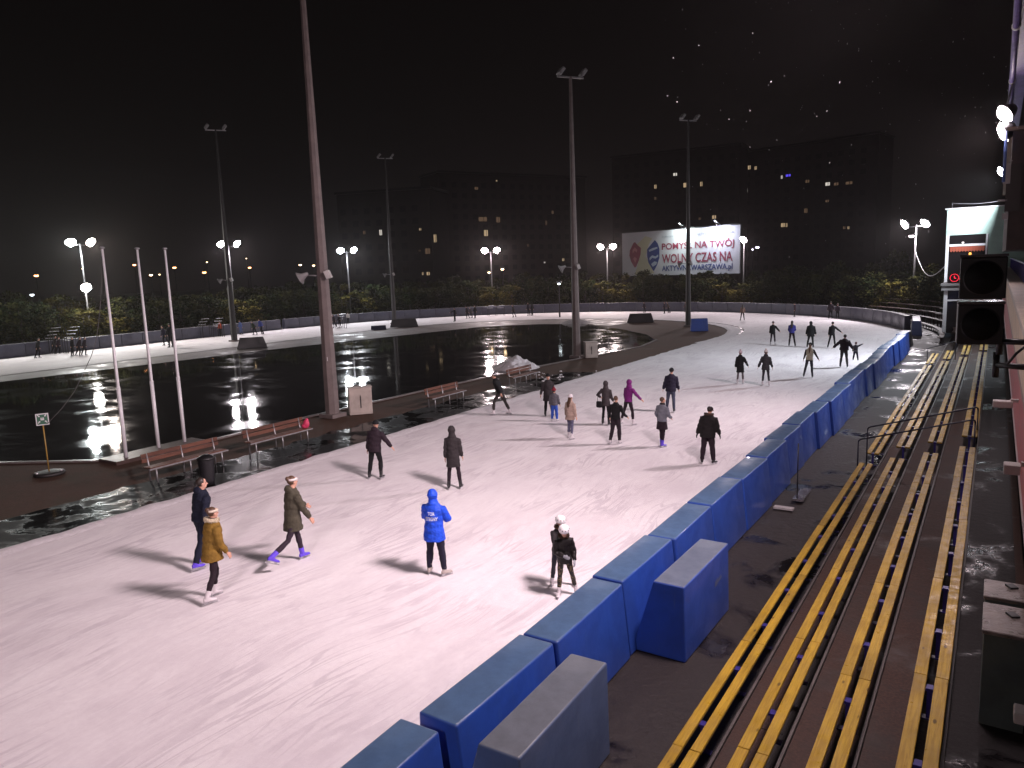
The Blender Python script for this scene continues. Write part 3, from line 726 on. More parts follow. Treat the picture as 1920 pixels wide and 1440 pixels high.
def elec(x, y, w_, d_, h, rz, lab):
    t = thing('utility_cabinet', lab, 'cabinet', (x, y, 0), R(rz))
    me = MB().box((0, 0, h / 2 - .02), (w_, d_, h)).mesh('body', (mat('cream_paint', (.42, .36, .32), .6, .2, 2),)); bevel_mesh(me, .015, 1); link('body', me, t)
    dr = MB(); dr.box((0, -d_ / 2 - .008, h / 2), (w_ * .92, .012, h * .88)); do = dr.build('door', MATS['cream_paint'], t)
    hb = MB(); hb.box((0, -d_ / 2 - .03, h * .62), (.03, .03, .22)); hb.box((0.0, -d_ / 2 - .017, h * .45), (.05, .006, .5), Matrix.Rotation(R(90), 3, 'Y') @ Matrix.Rotation(R(90), 3, 'Y')); hb.build('handle', M_DARKM, do)
    MB().box((0, 0, h + .0), (w_ + .06, d_ + .06, .04)).build('lid', MATS['cream_paint'], t)
elec(-23.45, 23.75, 1.0, .55, 1.18, 50, 'pale cream utility cabinet at the foot of the nearest mast')
elec(-23.0, 45.45, .85, .45, 1.05, 42, 'narrow pale utility cabinet beside the mast with two unlit lamps')
# heaps of cleared snow
def heap(x, y, sx, sy, h, seed, name, m, lab):
    vs = []; fs = []; n = 46
    for i in range(n):
        for j in range(n):
            u, v = i / (n - 1) * 2 - 1, j / (n - 1) * 2 - 1; r = math.hypot(u, v)
            z = max(0, 1 - r ** 1.25) * (1 + .5 * noise.noise((u * 2 + seed, v * 2, 1))) + .16 * noise.noise((u * 7 + seed, v * 7, 2)) * (r < .98) + .10 * noise.noise((u * 17, v * 17 + seed, 2)) * (r < .95)
            vs.append((u * sx, v * sy, -.05 + h * max(z - .04, 0)))
    fs = [(i * n + j, i * n + j + 1, (i + 1) * n + j + 1, (i + 1) * n + j) for i in range(n - 1) for j in range(n - 1)]
    o = MB().add(vs, fs).build(name, m, None, True, (x, y, 0), (0, 0, R(42))); tag(o, lab, 'snow heap'); return o
heap(-25.2, 39.3, 1.55, 1.5, .78, 3, 'snow_heap', M_SNOW, 'large white heap of shovelled snow at the edge of the wet infield')
heap(-39.5, 74.6, 1.9, 2.0, .55, 9, 'snow_heap', M_DSNOW, 'low dirty grey snow heap near the far bend')
ch = MB()
for k in range(40):
    p = at(random.gauss(1020, 35), random.gauss(706, 6)); s = random.uniform(.02, .09); ch.ell((p.x, p.y, -.03), (s, s, s * .7), None, 6, 4)
o = ch.build('snow_crumbs', M_SNOW); o['kind'] = 'stuff'
# padded blocks on the infield
def tpad(px, py, L, h, rz, m, lab, dx=.28):
    p = at(px, py); mb = MB(); mb.add([(-L / 2, -.35, 0), (L / 2, -.35, 0), (L / 2, .35, 0), (-L / 2, .35, 0), (-L / 2 + dx, -.2, h), (L / 2 - dx, -.2, h), (L / 2 - dx, .2, h), (-L / 2 + dx, .2, h)],
        [(0, 1, 2, 3), (4, 5, 6, 7), (0, 1, 5, 4), (1, 2, 6, 5), (2, 3, 7, 6), (3, 0, 4, 7)])
    me = mb.mesh('padded_block', (m,)); bevel_mesh(me, .04, 2); o = link('padded_block', me, None, (p.x, p.y, -.03), (0, 0, R(rz))); tag(o, lab, 'padded block')
tpad(473, 652, 2.6, .98, 52, M_VINYLK, 'black padded block leaning against the dim mast right of the flagpoles', .3)
tpad(758, 613, 3.3, .98, 42, M_VINYLK, 'black padded block around the foot of the far infield mast', .3)
tpad(710, 618, 1.7, .5, 42, M_VINYLN, 'low dark box lying on the slush left of the far mast', .04)
tpad(1201, 604, 2.9, .98, 22, M_VINYLK, 'black padded block on the infield near the far bend, dark figure behind', .3)
tpad(1311, 620, 1.55, 1.15, 28, M_VINYL, 'blue padded block at the foot of the billboard mast', .05)

# ------------------------------------------------------------------ floodlights
def lamp(name, parent, loc, target, power, size, col, spread=150):
    power *= 1.0
    d = bpy.data.lights.new(name, 'AREA'); d.shape = 'DISK'; d.size = size; d.energy = power; d.color = col; d.spread = R(spread)
    o = bpy.data.objects.new(name, d); C.objects.link(o); o.location = loc
    o.rotation_euler = (Vector(target) - Vector(loc)).to_track_quat('-Z', 'Y').to_euler()
    return o
def flood(loc, target, power, col, label, size=.55, group=None, bracket=None, spread=118):
    loc = Vector(loc); q = (Vector(target) - loc).to_track_quat('-Z', 'Y')
    t = thing('floodlight', label, 'floodlight', loc, 0, group)
    def put(n, mb, m, s=False):
        me = mb.mesh(n, (m,), s); me.transform(q.to_matrix().to_4x4()); return link(n, me, t)
    mb = MB(); mb.loft([((0, 0, z), (1, 0, 0), (0, 1, 0), r, r * .9) for z, r in ((.34, size * .25), (.22, size * .42), (.02, size * .58), (0, size * .60))], 16); put('housing', mb, M_DARKM, True)
    mb = MB(); mb.loft([((0, 0, -.14), (1, 0, 0), (0, 1, 0), size * .30, size * .28), ((0, 0, -.09), (1, 0, 0), (0, 1, 0), size * .45, size * .42), ((0, 0, -.004), (1, 0, 0), (0, 1, 0), size * .57, size * .54)], 20); put('lens', mb, glow('lit_lens_%d' % round(col[2] * 100), col, 60.0))
    if bracket: MB().tube([(0, 0, 0), Vector(bracket) - loc], .03).build('bracket', M_GALV, t, True)
    l = lamp('lamp', t, loc + (q @ Vector((0, 0, -.17))), target, power, size, col, spread)
    l.location = l.location - loc; l.parent = t
    return t
PINK, WHITE_, BLUISH = (1.0, .80, .84), (1.0, .85, .90), (.86, .92, 1.0)
flood((-1.0, 11.0, 10.45), (-13.5, 9.5, 0), 780, PINK, 'floodlight on the grandstand eave just above the picture', 1.6, None, (.1, 11, 11.45))
flood((-1.0, -9.0, 10.45), (-15, -1, 0), 850, PINK, 'floodlight on the grandstand eave behind the camera', .8, None, (.1, -7, 11.45))
flood((-.05, 30.0, 10.47), (-13.5, 23, 0), 470, PINK, 'upper of the two glaring floodlights on the grandstand at the right edge', .55, None, (.1, 30, 11.40))
flood((-.05, 30.3, 9.95), (-24, 29, 0), 700, WHITE_, 'lower of the two glaring floodlights on the grandstand at the right edge', .62, None, (.12, 30.3, 10.2))
flood((-.05, 51.0, 10.5), (-13, 46, 0), 1500, BLUISH, 'small bluish floodlight lower down the grandstand, lighting the green tower', .6, None, (.1, 51, 11.40))
flood((-1.0, 12.0, 10.45), (-21, 19, 0), 560, PINK, 'added unseen long-throw floodlight next to the one just above the picture', 1.5, None, (.1, 11.9, 11.45), 100)  # added out of view to even out the light over the ice
flood((-1.0, -8.0, 10.45), (-25, -1, 0), 330, PINK, 'added unseen long-throw floodlight on the eave behind the camera', .8, None, (.1, -8, 11.45), 100)  # second head added out of view so the ice is lit more evenly
flood((.4, 57.5, 10.9), (-1.2, 64, 7.0), 1500, BLUISH, 'added lamp above the tower front that washes its pale green top', .4, None, None, 160)  # added to brighten the tower front
def lamp_post(px, py, r, label, p1, p2, c1, c2, two=True):
    v = ray(px, py); pos = None
    for k in range(400, 2400):
        s = k / 12; x, y = v.x * s, v.y * s
        if y > 10 and ((y < CY_ and x < CX - r) or (y >= CY_ and math.hypot(x - CX, y - CY_) > r)): pos = Vector((x, y, HC + v.z * s)); break
    t = thing('lamp_post', label, 'lamp post', (pos.x, pos.y, 0), 0, 'twin floodlight posts behind the far barrier')
    h = pos.z
    MB().tube([(0, 0, -.1), (0, 0, h - .1)], [.11, .07], 10).build('pole', M_GALV, t, True)
    inward = Vector((CX + (0 if pos.y > CY_ else 0) - pos.x, min(max(pos.y, 30), CY_) - pos.y, 0)).normalized()
    side = Vector((-pos.y, pos.x, 0)).normalized() * -1
    if side.dot(AX) < 0: side = -side
    if two: MB().tube([-side * 1.1 + Vector((0, 0, h - .25)), side * 1.1 + Vector((0, 0, h - .25))], .045).build('crossarm', M_GALV, t, True)
    for s, pw, cl in ((-1, p1, c1), (1, p2, c2))[:2 if two else 1]:
        lp = side * (s * .9 if two else 0) + Vector((0, 0, h + .05)) + inward * .15
        tgt = lp + inward * 11.5 + side * s * 2.5 - Vector((0, 0, h))
        q = (tgt - lp).to_track_quat('-Z', 'Y')
        mb = MB(); mb.loft([((0, 0, z), (1, 0, 0), (0, 1, 0), rr_, rr_ * .9) for z, rr_ in ((.42, .16), (.28, .34), (.02, .52), (0, .54))], 14); me = mb.mesh('floodlight_head', (M_DARKM,), True); me.transform(q.to_matrix().to_4x4()); hd = link('floodlight_head', me, t, lp)
        mb = MB(); mb.loft([((0, 0, -.18), (1, 0, 0), (0, 1, 0), .28, .44), ((0, 0, -.004), (1, 0, 0), (0, 1, 0), .50, .47)], 18); me = mb.mesh('lens', (glow('lit_lens_%d' % round(cl[2] * 100), cl, 60.0),)); me.transform(q.to_matrix().to_4x4()); link('lens', me, hd)
        l = lamp('lamp', t, pos - Vector((0, 0, h)) * 0 , (0, 0, 0), pw, .5, cl, 132)
        l.parent = t; l.location = lp + q @ Vector((0, 0, -.21)); l.rotation_euler = q.to_euler()
    return pos
ORNG, COOL = (1.0, .86, .78), (.93, .96, 1.0)
LP = []
for a in ((150, 455, 40.6, 'twin floodlight post left of the flagpoles, one head warm and one greenish', 900, 900, (.92, 1, .98), ORNG),
          (428, 458, 40.6, 'twin floodlight post seen behind the dim mast right of the flagpoles', 620, 620, (1, .92, .97), (1, .92, .97)),
          (650, 470, 40.6, 'cool white twin floodlight post right of the tallest mast', 620, 620, COOL, COOL),
          (920, 470, 40.6, 'pinkish twin floodlight post whose reflection meets the snow heap', 650, 450, (1, .84, .84), (1, .84, .84)),
          (1138, 463, 40.6, 'pinkish twin floodlight post just left of the billboard', 700, 700, (1, .84, .82), (1, .84, .82)),
          (1395, 450, 40.6, 'single-headed white floodlight post at the right edge of the billboard', 950, 950, WHITE_, WHITE_, False),
          (1718, 420, 40.6, 'twin floodlight post left of the green tower, cable leading to it', 850, 850, (1, .92, .97), (1, .92, .97)),
          (160, 540, 40.0, 'low single floodlight post under the twin one left of the flagpoles', 120, 120, (1, .97, .92), (1, .97, .92), False)):
    LP.append(lamp_post(*a))
lamp_post(-130, 428, 40.6, 'twin floodlight post beyond the left edge of the photo', 480, 480, ORNG, (.92, 1, .98))
# lamp further round on the left, and the cable to the tower
a = LP[6] - Vector((0, 0, 2.6)); b = Vector((-3.3, 64.3, 5.2))
cb = MB(); cb.tube([a.lerp(b, k / 16) - Vector((0, 0, 1.5 * math.sin(math.pi * k / 16))) for k in range(17)], .03, 5)
tag(cb.build('cable', M_WHITE, None, True), 'pale cable sagging from the right lamp post to the green tower', 'cable')

# ------------------------------------------------------------------ trees behind the barrier
def crown_mesh(seed, n, mats, tall):
    rnd = random.Random(seed); vs = []; fs = []; mi = []
    blobs = [(Vector((rnd.uniform(-1.2, 1.2), rnd.uniform(-1.0, 1.0), rnd.uniform(1.0, tall - .9))), rnd.uniform(.7, 1.25), rnd.randrange(len(mats))) for _ in range(15)]
    blobs += [(Vector((rnd.uniform(-.9, .9), rnd.uniform(-.7, .7), rnd.uniform(tall - 1.0, tall - .4))), rnd.uniform(.35, .6), rnd.randrange(len(mats))) for _ in range(6)]
    for k in range(n):
        c, r, mm = blobs[rnd.randrange(len(blobs))]
        d = Vector((rnd.gauss(0, 1), rnd.gauss(0, 1), rnd.gauss(0, 1))).normalized(); p = c + d * r * (rnd.random() ** .45)
        if p.z < .3: continue
        s = rnd.uniform(.09, .20); u = Vector((rnd.gauss(0, 1), rnd.gauss(0, 1), rnd.gauss(0, 1))).normalized(); v = u.cross(d + Vector((.01, .02, .3))).normalized()
        b = len(vs); vs += [tuple(p - u * s), tuple(p + v * s * .5), tuple(p + u * s), tuple(p - v * s * .5)]; fs.append((b, b + 1, b + 2, b + 3)); mi.append(mm if rnd.random() < .8 else rnd.randrange(len(mats)))
    m_ = MB(); m_.v = vs; m_.f = fs; m_.mi = mi; return m_.mesh('crown', mats)
def trunk_mb(seed, tall):
    rnd = random.Random(seed); mb = MB(); mb.tube([(0, 0, -.1), (.05, 0, tall * .35), (0, .05, tall * .8)], [.13, .09, .03], 7)
    for k in range(5):
        z = tall * rnd.uniform(.25, .6); a = rnd.uniform(0, 6.3); mb.tube([(0, 0, z), (math.cos(a) * .5, math.sin(a) * .5, z + .6), (math.cos(a) * 1.0, math.sin(a) * .9, z + 1.3)], [.05, .035, .012], 5)
    return mb
protos = []
for k in range(5):
    t = thing('tree', 'x', 'tree', (0, 0, 0)); tall = 5.6
    link('crown', crown_mesh(k, 2300, [M_LEAFG, M_LEAFD] if k < 4 else [M_LEAFLIT, M_LEAFG], tall), t); trunk_mb(k, tall).build('trunk', M_BARK, t, True); protos.append(t)
def ringpos(s, r):
    """s metres along the far barrier from its right end"""
    arc = (math.pi - R(12)) * r
    if s < arc: a = R(12) + s / r; return Vector((CX + r * math.cos(a), CY_ + r * math.sin(a), 0))
    return Vector((CX - r, CY_ - (s - arc), 0))
TG = 'dark bushy trees behind the far barrier'
used = set(); s = 0.0; k = 0
def put_tree(pos, kind, sc_, rz, lab):
    if kind not in used:
        used.add(kind); t = protos[kind]; t.location = pos; t.rotation_euler = (0, 0, rz); t.scale = sc_; t['label'] = lab; t['group'] = TG; return t
    return dup(protos[kind], pos, rz, lab, TG, sc_)
while s < 172:
    for row in range(2):
        r = (39.6, 43.4)[row] + random.uniform(-.7, .7); p = ringpos(s * (r / 40) + row * 1.5, r)
        h = random.uniform(.80, .98) * (1.06 if row else .92); wd = random.uniform(1.0, 1.3)
        # beside a lit post the lamp glow is put into yellower leaves
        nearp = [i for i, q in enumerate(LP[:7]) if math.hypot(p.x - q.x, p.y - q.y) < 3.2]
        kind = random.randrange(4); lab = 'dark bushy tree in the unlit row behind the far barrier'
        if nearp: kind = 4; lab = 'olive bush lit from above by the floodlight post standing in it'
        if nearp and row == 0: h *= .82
        if -33 < p.x < -23 and p.y > 90: h *= .92
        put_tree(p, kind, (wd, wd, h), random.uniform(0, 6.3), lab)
    s += random.uniform(2.4, 3.3)
for a in range(5):
    if a not in used: put_tree(ringpos(20 + a * 9, 46), a, (1, 1, .9), 0, 'dark bushy tree in the unlit row behind the far barrier')
p = at(1690, 560); put_tree(Vector((-9.5, 97, 0)), 1, (1.1, 1.1, 1.22), 1, 'taller bushy tree left of the right-hand twin floodlight post')

# far bleachers glinting behind the left part of the barrier
for (px, py, n, lab) in ((112, 636, 5, 'low metal bleacher glinting above the far barrier at the left edge'), (392, 606, 4, 'low metal bleacher glinting above the far barrier left of the dim mast'), (627, 590, 3, 'low metal bleacher glinting beside the tallest mast'), (930, 566, 2, 'low metal bleacher glinting above the far barrier in the middle')):
    p = at(px, py + 28); p = Vector((p.x * 1.03, p.y * 1.03, 0)); t = thing('bleacher', lab, 'bleacher', p, math.atan2(p.y, p.x) + math.pi / 2 - .25)
    for k in range(n):
        for s in (-.75, .75): MB().box((s - .32 * k, .5 * k + .2, 1.05 + .33 * k), (.75, .30, .04)).build('seat', M_GALV, t)
        for s in (-1.1, 0, 1.1): MB().box((s - .32 * k, .5 * k + .2, .52 + .165 * k), (.05, .05, 1.02 + .33 * k)).build('leg', M_BLACK, t)

# ------------------------------------------------------------------ billboard
A0 = far(1166, 437, 121); A1 = far(1388, 422, 110); gz = 3.0
ux = Vector((A1.x - A0.x, A1.y - A0.y, 0)); W = ux.length; ux.normalize(); nrm = Vector((ux.y, -ux.x, 0))
topz = (A0.z + A1.z) / 2; Hh = topz - 4.55
bb = thing('billboard', 'huge white lit billboard with red and blue Polish lettering behind the trees', 'billboard', (A0.x, A0.y, 0), math.atan2(ux.y, ux.x))
# frame: x along, -y towards the rink
MB().box((W / 2, .15, topz - Hh / 2), (W, .24, Hh)).build('panel', mat('billboard_vinyl', (.66, .65, .68), .55, .05, .4), bb)
MB().box((W / 2, .14, topz + .08), (W + .2, .34, .16)).build('frame', M_DARKM, bb)
MB().box((W + .07, .14, topz - Hh / 2), (.14, .34, Hh)).build('frame', M_DARKM, bb)
for xx in (W * .15, W * .5, W * .85): MB().tube([(xx, .5, 0), (xx, .5, topz)], .16).build('leg', M_DARKM, bb)
def flat(pts, name, m, yy=.022, par=None):
    mb = MB(); mb.add([(x * W, -yy - (0 if par is None else 0), topz - Hh * z) for x, z in pts], [tuple(range(len(pts)))]); return mb.build(name, m, bb)
RED, BLU = mat('print_red', (.30, .045, .085), .6), mat('print_blue', (.035, .06, .23), .6)
YEL = mat('print_yellow', (.60, .565, .40), .6)
flat([(.14, .28), (.22, .10), (.28, .16), (.25, .30), (.22, .55), (.30, .95), (.12, .98), (.16, .6)], 'print', YEL, .006)
flat([(.075, .40), (.11, .235), (.125, .22), (.15, .30), (.178, .36), (.175, .50), (.155, .66), (.13, .80), (.115, .80), (.085, .66), (.070, .52)], 'emblem', RED, .012)
flat([(.235, .40), (.28, .27), (.305, .20), (.33, .28), (.345, .40), (.345, .60), (.325, .76), (.295, .90), (.285, .88), (.245, .70), (.235, .55)], 'emblem', BLU, .012)
LB = mat('print_light', (.45, .52, .62), .6)
for q in ([(.25, .42), (.285, .38), (.325, .36), (.33, .39), (.29, .43), (.255, .46)], [(.255, .60), (.28, .54), (.31, .57), (.335, .53), (.335, .58), (.31, .62), (.28, .60), (.258, .66)], [(.27, .74), (.30, .68), (.325, .70), (.315, .76), (.285, .80)]): flat(q, 'emblem_stroke', LB, .018)
for q in ([(.10, .40), (.12, .34), (.145, .40), (.14, .46), (.12, .42), (.10, .48)], [(.105, .60), (.12, .56), (.14, .60), (.125, .70)]): flat(q, 'emblem_stroke', mat('print_pink', (.55, .20, .22), .6), .018)
def words(txt, xa, xb, za, zb, m, bold=.0):
    me = text_mesh(txt, (xb - xa) * W, (zb - za) * Hh, 0, bold); me.materials.append(m)
    o = link('lettering', me, bb, (xa * W, -.02, topz - Hh * zb), (R(90), 0, 0))
words('POMYSŁ NA TWÓJ', .367, .955, .255, .475, RED, .018)
words('WOLNY CZAS NA', .367, .945, .53, .735, RED, .018)
words('AKTYWNAWARSZAWA.pl', .367, .945, .785, .945, BLU, .018)
words('Stołeczne Centrum Sportu AKTYWNA WARSZAWA', .367, .955, .115, .175, mat('print_grey', (.36, .38, .44), .6))
for xx, pw, cl in ((.56, 420, (.86, 1, .98)), (.84, 700, (.76, .80, 1))):
    ar = MB(); ar.tube([(xx * W - .35, 0, topz + .1), (xx * W, -1.6, topz + .85), (xx * W + .35, 0, topz + .1)], .03, 5); ao = ar.build('lamp_arm', M_GALV, bb, True)
    MB().box((xx * W, -1.6, topz + .85), (.5, .2, .16)).build('lamp', M_DARKM, ao)
    l = lamp('lamp', bb, (0, 0, 0), (0, 0, 1), pw, .4, cl, 150); l.parent = bb; l.location = (xx * W, -1.6, topz + .74); l.rotation_euler = Vector((0, .78, -1)).to_track_quat('-Z', 'Y').to_euler()

# ------------------------------------------------------------------ blocks of flats, dark with a few lit windows
WARM, COLD, DIMW = glow('window_warm', (1, .72, .42), .42), glow('window_white', (1, .93, .82), .65), glow('window_dim', (1, .62, .38), .09)
BLUEW = glow('window_blue', (.12, .08, 1), .9)
M_FLAT = mat('flat_facade', (.035, .03, .029), .85, .15, .2, spec=.1); M_PANE = mat('unlit_window', (.015, .015, .018), .15)
def flats(pxa, pxb, da, db, topy, label, lit):
    a = far(pxa, 500, da); b = far(pxb, 500, db); top = far((pxa + pxb) / 2, topy, (da + db) / 2).z
    u = Vector((b.x - a.x, b.y - a.y, 0)); L = u.length; u.normalize(); n = Vector((u.y, -u.x, 0))
    t = thing('apartment_block', label, 'apartment block', (a.x, a.y, 0), math.atan2(u.y, u.x))
    MB().box((L / 2, 6, top / 2), (L, 12, top)).build('wall', M_FLAT, t)
    MB().box((L / 2, 6, top + .3), (L + .8, 12.8, .6)).build('roof', M_DARKM, t)
    dark = MB(); nx = int(L / 3.1); nz = int(top / 2.85); taken = set()
    for px, py, wp, hp, m in lit:
        r = ray(px, py); s = (a.x * n.x + a.y * n.y) / (r.x * n.x + r.y * n.y); p = r * s; xx = (p.x - a.x) * u.x + (p.y - a.y) * u.y; zz = HC + p.z; k = s * 1.0 / FPX
        i, j = int(xx / 3.1), int(zz / 2.85); taken.add((i, j)); taken.add((i + 1, j)) if wp > 9 else None
        fr = MB(); fr.box((xx, -.02, zz), (wp * k + .25, .06, hp * k + .25)); fo = fr.build('window', M_FLAT, t)
        MB().box((xx, -.06, zz), (wp * k, .03, hp * k)).build('pane', m, fo)
        MB().box((xx + wp * k * .1, -.085, zz), (.14, .02, hp * k)).build('mullion', M_FLAT, fo)
    for i in range(nx):
        for j in range(1, nz):
            if (i, j) in taken: continue
            dark.box((i * 3.1 + 1.5, -.01, j * 2.85 + 1.4), (1.5, .05, 1.4))
    o = dark.build('window', M_PANE, t); o['kind'] = 'stuff'
flats(1150, 1385, 235, 225, 285, 'dark apartment block behind the billboard with a bright pair of windows',
      [(1266, 327, 7, 5, COLD), (1286, 347, 9, 8, WARM), (1315, 345, 4, 8, WARM), (1229, 350, 4, 7, WARM), (1339, 407, 7, 6, WARM), (1312, 410, 3, 4, DIMW), (1229, 372, 3, 5, DIMW)])
flats(1392, 1640, 250, 235, 270, 'dark apartment block right of the billboard with blue-lit window',
      [(1405, 314, 5, 7, WARM), (1417, 315, 4, 6, WARM), (1399, 357, 6, 7, COLD), (1466, 332, 3, 6, COLD), (1478, 329, 9, 4, BLUEW), (1552, 345, 8, 6, COLD), (1514, 340, 7, 5, DIMW), (1568, 345, 8, 5, DIMW), (1592, 343, 12, 5, DIMW), (1511, 395, 6, 8, DIMW), (1468, 422, 7, 7, WARM), (1475, 422, 3, 7, WARM), (1583, 427, 4, 5, DIMW), (1591, 427, 3, 5, WARM), (1551, 377, 6, 4, DIMW)])
flats(830, 1100, 210, 235, 330, 'dark apartment block behind the pinkish twin floodlights',
      [(905, 411, 17, 8, DIMW), (934, 412, 8, 10, DIMW), (911, 437, 8, 11, WARM), (893, 353, 7, 5, DIMW), (931, 339, 3, 3, WARM), (1024, 418, 3, 8, DIMW), (1036, 398, 4, 6, DIMW), (990, 460, 3, 5, DIMW), (1056, 487, 4, 5, WARM), (1021, 492, 3, 3, COLD)])
flats(640, 812, 190, 180, 360, 'dark apartment block between the tallest mast and the next one',
      [(714, 436, 5, 10, COLD), (683, 436, 4, 6, DIMW), (788, 430, 4, 4, WARM), (816 - 14, 471, 9, 10, DIMW), (816, 447, 5, 14, WARM), (803, 513, 6, 6, WARM), (793, 513, 3, 5, WARM), (787, 470, 3, 3, DIMW)])

# distant street lamps
def street_lamp(px, py, d, col, s, lab, grp):
    p = far(px, py, d); t = thing('street_lamp', lab, 'street lamp', (p.x, p.y, 0), math.atan2(p.y, p.x), grp)
    MB().tube([(0, 0, -.2), (0, 0, p.z + .3), (-.7, 0, p.z + .5)], [.11, .07, .05], 8).build('pole', M_DARKM, t, True)
    mb = MB(); mb.ell((-.75, 0, p.z + .22), (.52, .34, .16)); hd = mb.build('lamp_head', M_DARKM, t, True)
    mb = MB(); mb.ell((-.80, 0, p.z), (.3, .34 * s, .19 * s)); mb.build('lens', glow('street_%d' % round(col[1] * 100), col, 9.0), hd, True)
ORANGE, YEW = (1, .42, .16), (1, .70, .40)
for px, py, s, c in ((68, 517, 1.0, ORANGE), (252, 497, .8, ORANGE), (283, 516, .8, YEW), (299, 515, .4, YEW), (327, 502, .9, ORANGE), (383, 511, 1.0, ORANGE), (468, 502, .8, ORANGE), (563, 497, .8, YEW), (588, 498, .7, YEW), (155, 504, .5, YEW), (462, 485, .3, YEW), (388, 492, .4, YEW)):
    street_lamp(px, py, 150, c, s, 'distant orange street lamp among those low on the left horizon', 'distant street lamps on the left')
street_lamp(60, 553, 120, (.85, .95, 1), .7, 'lone small bluish lamp low at the left edge', None)
street_lamp(1420, 464, 140, (.8, .75, 1), .9, 'small violet-white lamp close to the right of the billboard', None)
street_lamp(1411, 468, 140, (.8, .75, 1), .5, 'smallest violet lamp in the gap right of the billboard', None)
street_lamp(1709, 443, 120, (1, .85, .9), 1.0, 'small pinkish lamp under the twin floodlights left of the tower', None)
street_lamp(917, 511, 115, YEW, .6, 'small yellowish lamp under the pinkish twin floodlights', None)
street_lamp(942, 505, 115, YEW, .7, 'second small yellowish lamp right below the pinkish twin floodlights', None)
street_lamp(1048, 532, 95, (1, .95, .9), .5, 'tiny white lamp in the dark trees left of the second mast', None)
# sleet in the air near the lamps
rnd = random.Random(3); fl = MB()
for k in range(220):
    y = rnd.uniform(12, 34); x = (-.40 + .42 * rnd.random() ** .7) * y; z = 6 + (.38 * rnd.random() ** .6 - .02) * y; s = rnd.uniform(.25, 1) * .00027 * y
    fl.ell((x, y, z), (s, s, s * rnd.uniform(1.5, 4.5)), Matrix.Rotation(rnd.uniform(-.2, .3), 3, 'Y'), 6, 4)
o = fl.build('falling_snow', mat('snowflake', (.8, .8, .8), .8), None, True); o['kind'] = 'stuff'

# drizzle hanging in the air: far things fade and the lamps glow
hz = MB().box((-150, 175, 40), (720, 660, 82)).mesh('haze')
hm_ = bpy.data.materials.new('haze'); hm_.use_nodes = True; hn_ = hm_.node_tree.nodes; hn_.remove(hn_['Principled BSDF'])
pv = hn_.new('ShaderNodeVolumePrincipled'); pv.inputs['Color'].default_value = (.80, .74, .74, 1); pv.inputs['Density'].default_value = .00032; pv.inputs['Anisotropy'].default_value = .75
hm_.node_tree.links.new(pv.outputs[0], hn_['Material Output'].inputs['Volume']); hz.materials.append(hm_)
o = link('haze', hz); o['kind'] = 'stuff'
# ------------------------------------------------------------------ people
M_SKIN = mat('skin', (.52, .29, .21), .55)
M_EYE = mat('eye_dark', (.03, .02, .02), .3); M_LIP = mat('lips', (.36, .12, .11), .5)
def cloth(col, rough=.8): return mat('cloth_%02d_%02d_%02d' % tuple(int(c * 99) for c in col) + '_%d' % int(rough * 10), col, rough, .22, 9, .45, 26, spec=.22)
BLK, NAVY, CHAR, GREY = (.008, .008, .0095), (.009, .011, .024), (.019, .018, .020), (.14, .145, .165)
DENIM, DENIMG = (.055, .06, .095), (.13, .13, .15)
HAIRB, HAIRD, HAIRR = mat('hair_brown', (.075, .035, .018), .5, .3, 30), mat('hair_dark', (.022, .014, .011), .5, .3, 30), mat('hair_auburn', (.12, .05, .022), .5, .3, 30)
M_BLADE = mat('blade_steel', (.5, .5, .52), .3, .1, 5, metal=.9)
VIOLET, WSK, BSK = (.115, .06, .62), (.62, .58, .60), (.014, .014, .016)
def rx(a): return Matrix.Rotation(R(a), 3, 'X')
def ry(a): return Matrix.Rotation(R(a), 3, 'Y')
def rz(a): return Matrix.Rotation(R(a), 3, 'Z')
DN = Vector((0, 0, -1))
EX = Vector((1, 0, 0)); EY = Vector((0, 1, 0)); EZ = Vector((0, 0, 1))

